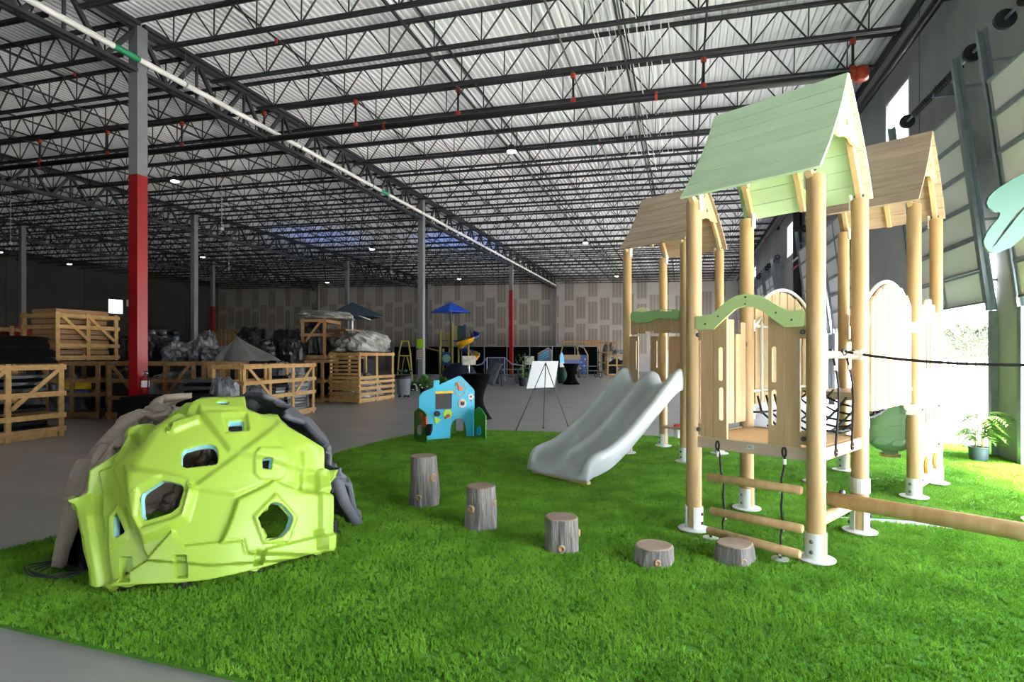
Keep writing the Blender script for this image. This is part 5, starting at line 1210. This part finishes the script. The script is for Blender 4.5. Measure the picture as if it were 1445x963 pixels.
# --- navy canopy behind the crates
def canopy(label, px, d, apex_z, eave_z, half, m, pole_m, name='shade_canopy', rot=.5, thick=.02):
    t = thing(name, label, 'canopy', gl(px, d), YAW+rot); b = MB(); c = [(-half, -half, eave_z), (half, -half, eave_z), (half, half, eave_z), (-half, half, eave_z), (0, 0, apex_z)]
    b.add(c+[(x, y, z-.03) for x, y, z in c], [(0,1,4),(1,2,4),(2,3,4),(3,0,4),(6,5,9),(7,6,9),(8,7,9),(5,8,9),(0,5,6,1),(1,6,7,2),(2,7,8,3),(3,8,5,0)]); b.obj('cover', m, t); MB().tube([(0, 0, 0), (0, 0, apex_z-.05)], .05, 10).obj('pole', pole_m, t)
    for x, y, z in c[:4]: MB().tube([(0, 0, apex_z-.5), (x*.97, y*.97, z-.04)], .025, 6).obj('strut', pole_m, t)
    return t
canopy('navy pyramid shade canopy on a pole behind the film topped crate', 497, 25.5, 3.85, 3.2, 1.15, mat('navy_canvas', '#2c3f52', .7), M_WHITE)
# --- far playground with spiral slide
DP = 34.0
canopy('bright blue square umbrella above the far spiral slide playground', 636, DP, 4.65, 4.05, .85, mat('blue_canvas', '#1550c8', .5), M_DARK, 'blue_umbrella', .78)
fp = thing('spiral_playground', 'far playground with yellow posts and a blue and yellow spiral slide', 'playground', gl(640, DP), YAW)
M_YPOST = mat('olive_yellow_paint', '#a59a35', .5); M_BLUP = mat('navy_plastic', '#16357a', .4); M_YELP = mat('yellow_plastic', '#e0a510', .4); M_GRNP = mat('dark_green_plastic', '#1d4a3a', .5)
sx_ = DP/FPX
def fx(px): return (px-640)*sx_
def fz(py): return EYE+(HY-py)*sx_
for px, pt, yy in ((621.5, 466, 0), (638.5, 456, 0), (632, 490, .9), (645, 475, .9), (623, 492, .9)): MB().tube([(fx(px), yy, 0), (fx(px), yy, fz(pt))], .055, 8).obj('post', M_YPOST, fp)
for pa, pb_, y0p, y1p in ((623, 632, 471, 488), (633, 638, 471, 488), (640, 645, 462, 480)):
    for i in range(4): x = lerp(fx(pa), fx(pb_), i/3); MB().tube([(x, .0, fz(y1p)), (x, .0, fz(y0p))], .02, 5).obj('bar', M_YPOST, fp)
    for yy in (y0p, y1p): MB().tube([(fx(pa), 0, fz(yy)), (fx(pb_), 0, fz(yy))], .025, 5).obj('bar_rail', M_YPOST, fp)
MB().bx(fx(624), fx(636), -.03, .03, fz(516), fz(497)).obj('blue_panel', M_BLUP, fp)
b = MB(); b.lathe([(0, -.02), (.24, -.02), (.24, .02), (0, .02)], 20, caps=False); o = b.obj('bubble_disc', mat('mint_disc', '#7fae97', .4), fp); o.location = (fx(630), -.06, fz(506)); o.rotation_euler = (math.pi/2, 0, 0)
MB().bx(fx(623), fx(660), 0, 1.0, fz(482), fz(480)).obj('deck', M_BLUP, fp)
MB().bx(fx(645.5), fx(656), -.03, .03, fz(481), fz(460)).obj('back_panel', M_GRNP, fp)
MB().bx(fx(655), fx(658), -.4, .03, fz(478), fz(459)).obj('slide_hood', M_BLUP, fp)
# spiral chute
rows = []; n = 44
for i in range(n+1):
    f = i/n; a = 1.2-f*2*math.pi*1.35; cz = lerp(fz(474), fz(512), f); c = Vector((fx(662), -.5, cz)); rad = Vector((math.cos(a), math.sin(a), 0)); rw = []
    for u in (-1, -.8, -.45, 0, .45, .8, 1): rw.append(tuple(c+rad*(.42+.27*u)+Vector((0, 0, .3*abs(u)**2.5))))
    rows.append(rw)
for k in range(0, n, 11):
    o = MB().grid(rows[k:k+12]).obj('chute', M_BLUP if (k//11) % 2 == 0 else M_YELP, fp, True); o.modifiers.new('t', 'SOLIDIFY').thickness = .04
MB().tube([(fx(662), -.5, 0), (fx(662), -.5, fz(470))], .05, 8).obj('centre_post', M_YPOST, fp)
MB().tube([(fx(600), .3, fz(491)), (fx(621), 0, fz(496))], .04, 6).obj('overhead_beam', M_YPOST, fp)
put('rock_base', lump_mesh((1.9, 1.1, .95), 5, .15, 1.6, 24, 14, mat('navy_rock', '#131f3a', .5), .3, True), fp, (fx(648), -.3, 0))
# --- yellow A frame swing
sw = thing('frame_swing', 'olive yellow A frame with hanging seats behind the grey bin', 'swing', gl(571, 31), YAW)
z3 = 2.25; xs = 31/FPX
for sx in (-1, 1):
    MB().tube([(sx*.42, 0, 0), (sx*.3, 0, 1.6), (sx*.18, 0, z3)], .045, 8).obj('leg', M_YPOST, sw); MB().tube([(sx*.34, .5, 0), (sx*.08, .25, 1.4)], .03, 6).obj('brace', M_YPOST, sw)
MB().tube([(-.18, 0, z3), (.18, 0, z3)], .045, 8).obj('top_bar', M_YPOST, sw); MB().tube([(-.33, 0, 1.45), (.33, 0, 1.45)], .03, 8).obj('cross_bar', M_YPOST, sw)
for k, x in enumerate((-.3, .05, .35)): MB().lathe([(0, 0), (.09, .02), (.11, .12), (0, .16)], 10, (x, 0, .55), False).obj('seat', mat('teal_plastic', '#1f6a63', .5), sw, True); MB().tube([(x, 0, .6), (x*.5, 0, 1.45)], .01, 5).obj('chain', M_DARK, sw)
# --- pipe and drape wall
DR = 44.0
dr = thing('black_drape_wall', 'long black curtain wall on thin metal poles before the drywall', 'curtain', gl(700, DR), YAW)
xs0, xs1 = (556-700)*DR/FPX, (843-700)*DR/FPX; npan = 9
for i in range(npan):
    xa, xb = lerp(xs0, xs1, i/npan), lerp(xs0, xs1, (i+1)/npan); nn = 40
    rw = [[(lerp(xa, xb, k/nn), .02*math.sin(k*1.7+i)+(.02 if z < .1 else 0), z) for k in range(nn+1)] for z in (.02, 1.0, 2.12)]
    MB().grid(rw).obj('curtain', M_FAB, dr, True)
for i in range(npan+1): MB().tube([(lerp(xs0, xs1, i/npan), -.08, 0), (lerp(xs0, xs1, i/npan), -.08, 2.16)], .025, 6).obj('pole', M_GALV, dr); MB().lathe([(0, 0), (.22, 0), (.22, .02), (0, .03)], 10, (lerp(xs0, xs1, i/npan), -.08, 0), False).obj('pole_base', M_DARK, dr)
MB().tube([(xs0, -.02, 2.14), (xs1, -.02, 2.14)], .02, 6).obj('crossbar', M_GALV, dr)
# crates behind the drape and right of it
for (pa, pb_, d, z0, h, lab) in ((795, 828, 46.2, 2.0, .65, 'long low timber frame rising above the black curtain'), (831, 846, 46.0, 2.0, .72, 'short timber frame above the end of the black curtain')):
    t = crate(lab, gl(pa, d), gl(pb_, d), 1.0, h, z0, 4, (.05, .98), (), M_CRATE, 1, pallet=False)
t = thing('loaded_pallet', 'dark film wrapped pallet load hidden behind the black curtain', 'pallet load', gl(818, 46.3), YAW, 'dark pallet loads'); MB().bx(-1.4, 1.4, -.4, 1.1, .13, 2.0).obj('load', M_WRAPB, t); MB().bx(-1.4, 1.4, -.4, 1.1, 0, .12).obj('pallet_base', M_CRATED, t)
crate('tall timber crate of grey goods right of the black curtain', gl(847, 46), gl(871, 46), 1.2, 2.6, 0, 3, (.03, .33, .66, .98), (), M_CRATED, 1); crate('pale timber crate topped with clear film right of the black curtain', gl(857, 41), gl(884, 41), 1.1, 1.5, 0, 3, (.03, .5, .98), (), M_CRATE, 1)
lump('wrapped_goods', 'grey wrapped goods inside the tall crate right of the curtain', 'wrapped goods', gl(859, 46.6, .13), (1.1, .9, 2.2), 91, M_WRAPG, YAW, 'wrapped goods'); lump('film_heap', 'white film heap on the pale crate right of the curtain', 'plastic film', gl(874, 41.5, 1.52), (.9, .9, .36), 92, M_WRAPC, YAW)
lump('wrapped_goods', 'black wrapped goods in the pale crate right of the curtain', 'wrapped goods', gl(870, 41.5, .13), (1.2, .8, 1.0), 93, M_WRAPB, YAW, 'wrapped goods')
# --- play panels and rocket before the drape
M_PURP = mat('slate_blue_board', '#54628e', .5); M_TAN = mat('tan_edge', '#8d7a5c', .6)
pf = thing('house_play_panel', 'slate blue house shaped play panel with a cyan gable stripe', 'play panel', gl(768, 38), YAW); k = 38/FPX
MB().prism([((758-768)*k, 0), ((778-768)*k, 0), ((778-768)*k, EYE+(HY-494)*k), ((774-768)*k, EYE+(HY-491.5)*k), ((759-768)*k, EYE+(HY-500)*k)], .06, (0, 0, 0), (1,0,0), (0,0,1)).obj('board', M_PURP, pf)
for i in range(3): MB().prism([(-.35, 1.05+i*.17), (.3, 1.4+i*.17), (.3, 1.46+i*.17), (-.35, 1.11+i*.17)], .02, (0, -.05, 0), (1,0,0), (0,0,1)).obj('stripe', M_CYAN, pf)
MB().tube([((759-768)*k, 0, EYE+(HY-500)*k), ((774-768)*k, 0, EYE+(HY-491.5)*k), ((778-768)*k, 0, EYE+(HY-494)*k), ((778-768)*k, 0, 0)], .05, 6).obj('edge', M_TAN, pf)
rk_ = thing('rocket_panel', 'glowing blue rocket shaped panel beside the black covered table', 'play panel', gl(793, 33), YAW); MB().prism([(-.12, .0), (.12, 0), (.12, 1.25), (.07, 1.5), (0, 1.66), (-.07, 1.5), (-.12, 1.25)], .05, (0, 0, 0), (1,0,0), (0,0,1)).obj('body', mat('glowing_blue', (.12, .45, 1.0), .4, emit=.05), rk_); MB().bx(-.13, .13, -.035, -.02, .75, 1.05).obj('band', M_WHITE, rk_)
cbn = thing('play_cabin', 'slate blue play cabin with a tan counter and dark canopy', 'play cabin', gl(804, 37), YAW); MB().bx(-.62, .62, -.3, .3, .55, 1.2).obj('counter', M_PURP, cbn); MB().bx(-.66, .66, -.34, .34, 1.2, 1.5).obj('counter_top', M_TAN, cbn)
for sx in (-.6, .6): MB().bar((sx, 0, 1.5), (sx*.75, 0, 2.05), .06, .06).obj('canopy_post', M_TAN, cbn); MB().bx(sx-.04, sx+.04, -.3, .3, 0, .55).obj('leg', M_DARK, cbn)
MB().bx(-.5, .5, -.25, .25, 2.03, 2.09).obj('canopy', M_GRNP, cbn)
bq = thing('bead_panel', 'tall blue bead play panel with a bent tan frame beside the curtain end', 'play panel', gl(822, 38), YAW); MB().bx(-.28, .28, -.03, .03, .25, 1.5).obj('board', M_BLUP, bq); MB().tube([(-.32, 0, 0), (-.32, 0, 2.1), (.1, 0, 1.95), (.34, 0, 1.5), (.34, 0, 0)], .04, 6).obj('frame', M_TAN, bq)
for i, (x, z) in enumerate(((-.15, .6), (.1, .75), (-.1, 1.0), (.15, 1.2))): MB().lathe([(0, -.07), (.07, 0), (0, .07)], 8, (x, -.06, z), False).obj('bead', [M_YELP, M_WHITE, M_CYAN, M_YELP][i], bq, True)
# --- climbing bars before the red column
cl_ = thing('bent_bar_climber', 'lavender bent bar climber with a dark beaded panel before the red far column', 'climber', gl(705, 33), YAW); k = 33/FPX
M_LAV = mat('lavender_bar', '#7d82a8', .4)
for yy in (0, .7): MB().tube([((672-705)*k, yy, EYE+(HY-516)*k), ((680-705)*k, yy, EYE+(HY-514)*k), ((687-705)*k, yy, EYE+(HY-505)*k), ((712-705)*k, yy, EYE+(HY-505)*k), ((722-705)*k, yy, EYE+(HY-514)*k), ((742-705)*k, yy, EYE+(HY-517)*k)], .03, 6).obj('bar', M_LAV, cl_, True)
for px in (687, 712): MB().tube([((px-705)*k, 0, 0), ((px-705)*k, 0, EYE+(HY-505)*k)], .03, 6).obj('upright', M_LAV, cl_); MB().tube([((px-705)*k, .7, 0), ((px-705)*k, .7, EYE+(HY-505)*k)], .03, 6).obj('upright', M_LAV, cl_)
MB().bx((690-705)*k, (712-705)*k, .33, .37, .3, 1.3).obj('dark_panel', mat('midnight_board', '#15172b', .5), cl_)
for i, (px, pz) in enumerate(((700, 1.0), (707, .9), (705, 1.2), (710, .62), (702, .7))): MB().lathe([(0, -.06), (.06, 0), (0, .06)], 8, ((px-705)*k, .28, pz), False).obj('bead', [M_BLUP, M_YELP][i % 2], cl_, True)
wd = thing('rock_climber_slide', 'mottled grey moulded ramp leaning beside the cocktail table', 'slide', gl(696, 27), YAW-.4); rw = [[(x, y, z+.06*math.cos(x*7)+.05*mnoise.noise(Vector((x*5, z*4, 1)))) for x in [-.3+.1*i for i in range(7)]] for y, z in ((.5, 1.0), (.3, 1.0), (.05, .8), (-.2, .5), (-.4, .25), (-.6, .1))]
o = MB().grid(rw).obj('ramp', mat('mottled_grey', '#454c50', .6, noise=(5, .5)), wd, True); o.modifiers.new('t', 'SOLIDIFY').thickness = .06
for sx in (-.25, .25): MB().tube([(sx, .4, 0), (sx, .4, .98)], .03, 6).obj('leg', M_DARK, wd)
# --- picnic tables
def picnic(px, py, label, rot):
    t = thing('picnic_table', label, 'table', gnd(px, py), YAW+rot, 'picnic tables by the far playground'); MB().bx(-.75, .75, -.36, .36, .72, .76).obj('table_top', M_GRNP, t)
    for s in (-1, 1): MB().bx(-.75, .75, s*.62-.13, s*.62+.13, .43, .46).obj('bench', M_GRNP, t)
    for s in (-.55, .55): MB().tube([(s, -.66, .43), (s, -.66, .06), (s, -.6, .03), (s, -.2, .03), (s, -.16, .08), (s, -.16, .72)], .026, 6).obj('leg_frame', M_DARK, t, True); MB().tube([(s, .66, .43), (s, .66, .06), (s, .6, .03), (s, .2, .03), (s, .16, .08), (s, .16, .72)], .026, 6).obj('leg_frame', M_DARK, t, True)
picnic(716, 542, 'dark picnic table standing before the red far column', .15); picnic(753, 539, 'dark picnic table partly behind the white easel board', .1); picnic(833, 533, 'green topped picnic table at the curtain end', .2)
# --- cocktail tables with black stretch cloths and framed signs
def cocktail(px, py, label, r0, waist, h, on=None):
    t = thing('cocktail_table', label, 'table', gnd(px, py)); rows = []
    for i in range(13):
        f = i/12; z = .01+f*(h-.01); rr = lerp(r0, waist, math.sin(min(1, f/.45)*math.pi/2)) if f < .45 else lerp(waist, r0*1.02, ((f-.45)/.55)**1.4)
        rows.append([(rr*(1+.05*math.sin(8*a)*(1-f))*math.cos(a), rr*(1+.05*math.sin(8*a)*(1-f))*math.sin(a), z) for a in [2*math.pi*k/40 for k in range(40)]])
    b = MB(); b.grid(rows, closed=True); b.add(rows[-1], [tuple(range(40))]); b.obj('cloth', M_FAB, t, True); return t
cocktail(672, 592, 'black cloth cocktail table right behind the cyan playhouse', .36, .16, 1.06); cocktail(806, 543, 'black waisted cocktail table near the glowing rocket panel', .42, .2, 1.06)
def sign(label, px, py, d, w_, h_, stand=True, zb=0):
    p = atd(px, py, d); t = thing('framed_sign', label, 'sign', (p.x, p.y, zb), YAW); z = p.z-zb; b = MB(); b.bx(-w_/2, w_/2, -.01, .01, z-h_/2, z+h_/2); b.obj('picture', mat('picture_print', '#8f8b7c', .6, noise=(9, .6), col2='#d8d6cc'), t); MB().tube([(0, .02, .0), (0, .02, z-h_/2+.02)], .012, 6).obj('stand', M_GALV, t); MB().lathe([(0, 0), (.12, 0), (.12, .012), (0, .02)], 14, caps=False).obj('base', M_DARK, t)
sign('framed picture sign standing on the cocktail table behind the playhouse', 662, 509, 13.3, .31, .21, zb=1.07); sign('small framed picture sign on a stand left of the easel board', 747, 509, 30, .5, .44)
gb = thing('green_drum', 'dark green round drum beside the waisted cocktail table', 'drum', gnd(795, 541)); MB().lathe([(.28, 0), (.33, .25), (.33, .55), (.29, .8), (.3, .82)], 20).obj('body', M_GRNP, gb, 40); MB().lathe([(.31, .8), (.31, .84), (0, .86)], 20, caps=False).obj('lid', M_BLACK, gb)
# --- plants near the grey column
M_BUSH = mat('dark_bush_leaf', '#3d6b22', .6, rand=.1); M_FLW = mat('white_petal', '#e8e6df', .6)
def bush(px, py, label, w_, h_, seed, flowers=0, d=None):
    t = thing('potted_shrub', label, 'plant', gnd(px, py), 0, None); rnd = random.Random(seed); lf = MB()
    MB().lathe([(0, 0), (.14, 0), (.19, .24), (.17, .25), (0, .23)], 16, caps=False).obj('pot', M_BLACK, t, 40)
    for k in range(420):
        a = rnd.uniform(0, 6.28); el = rnd.uniform(.15, 1.5); L = rnd.uniform(.5, 1); tip = Vector((math.cos(a)*math.cos(el)*w_/2*L, math.sin(a)*math.cos(el)*w_/2*L, .2+h_*L*math.sin(el)*.8)); dr_ = (tip-Vector((0, 0, .2))).normalized(); sd_ = dr_.cross(Vector((rnd.random()-.5, rnd.random()-.5, rnd.random()))).normalized()*.022; base = tip-dr_*rnd.uniform(.12, .25)
        lf.add([base, base.lerp(tip, .5)+sd_, tip, base.lerp(tip, .5)-sd_], [(0,1,2,3)])
    lf.obj('foliage', M_BUSH, t)
    fm = MB()
    for k in range(flowers):
        a = rnd.uniform(-2.6, -.5); p = Vector((math.cos(a)*w_*.48, math.sin(a)*w_*.48, rnd.uniform(.15, h_*.55))); fm.lathe([(0, -.025), (.04, 0), (0, .025)], 7, p, False)
    if flowers: fm.obj('blossoms', M_FLW, t, True)
bush(599, 557, 'bushy green shrub with white flowers behind the playhouse chimney', .95, .75, 2, 11); bush(624, 549, 'dark rounded shrub behind the playhouse roof', .8, .5, 3); bush(585, 552, 'low dark shrub right of the grey bin', .6, .35, 4)
tb2 = thing('tall_green_plant', 'leafy dark green plant before the red far column', 'plant', gnd(738, 545)); lf = MB(); rnd = random.Random(8)
for k in range(220): a = rnd.uniform(0, 6.28); z = rnd.uniform(.4, 1.5); r = rnd.uniform(.05, .4); p = Vector((r*math.cos(a), r*math.sin(a), z)); v_ = Vector((rnd.uniform(-1, 1), rnd.uniform(-1, 1), rnd.uniform(-.3, 1))).normalized()*.12; s_ = v_.cross(Vector((0, 0, 1))).normalized()*.03; lf.add([p, p+v_*.5+s_, p+v_, p+v_*.5-s_], [(0,1,2,3)])
lf.obj('foliage', M_BUSH, tb2); MB().lathe([(0, 0), (.17, 0), (.22, .4), (0, .38)], 14, caps=False).obj('pot', M_BLACK, tb2); MB().tube([(0, 0, .38), (0, 0, 1.2)], .025, 6).obj('stem', M_STEM, tb2)
# --- blue stage lights washing the roof above the far playground
for k, (px, d, en) in enumerate(((655, 36.5, 170), (452, 36, 90))):
    p = gl(px, d); t = thing('stage_light', ['small blue stage light on the floor behind the spiral slide', 'small blue stage light on the floor behind the wrapped piles'][k], 'lamp', p)
    MB().lathe([(0, .02), (.1, .02), (.12, .3), (.1, .3), (0, .25)], 14, caps=False).obj('can', M_DARK, t, 40); MB().lathe([(0, .26), (.1, .27)], 14, caps=False).obj('lens', mat('blue_lens', (.1, .3, 1.0), .4, emit=2), t)
    li = bpy.data.lights.new('blue_beam', 'SPOT'); li.energy = en; li.color = (.12, .3, 1.0); li.spot_size = math.radians(48); li.spot_blend = .8; li.shadow_soft_size = .08
    lo = bpy.data.objects.new('blue_beam', li); COL.objects.link(lo); lo.parent = t; lo.location = (0, 0, .36); lo.rotation_euler = (math.pi, 0, 0)
# ================================================================ trees beyond the dock
M_TREE = mat('outdoor_leaf', '#3a4230', .8, rand=.1)
for k in range(9):
    px = 1325+k*13; d = 58+4*(k % 3); p = gl(px, d); t = thing('background_tree', 'pale sunlit tree in the row beyond the dock yard', 'tree', p, 0, 'trees beyond the dock yard'); rnd = random.Random(k); lf = MB(); H = 4.6+rnd.uniform(-.4, .5)
    for j in range(500):
        th = rnd.uniform(0, 6.28); z = rnd.uniform(1.0, H); rr = rnd.random()**.5*1.1*(1-((z-1)/(H-1))**2.2)+.1; c = Vector((rr*math.cos(th), rr*math.sin(th), z)); v1 = Vector((rnd.uniform(-1, 1), rnd.uniform(-1, 1), rnd.uniform(-1, 1))).normalized()*.16; v2 = v1.cross(Vector((rnd.random(), rnd.random(), rnd.random()))).normalized()*.1; lf.add([c-v1, c+v2, c+v1, c-v2], [(0,1,2,3)])
    lf.obj('crown', M_TREE, t); MB().tube([(0, 0, 0), (0, 0, 2.6)], .1, 6).obj('trunk', M_SOIL, t)

for o in list(SC.objects):
    if o.parent and o.name.split('.')[0] in ('net_knots', 'stems', 'fronds', 'foliage', 'blossoms', 'crown'): o['kind'] = 'stuff'
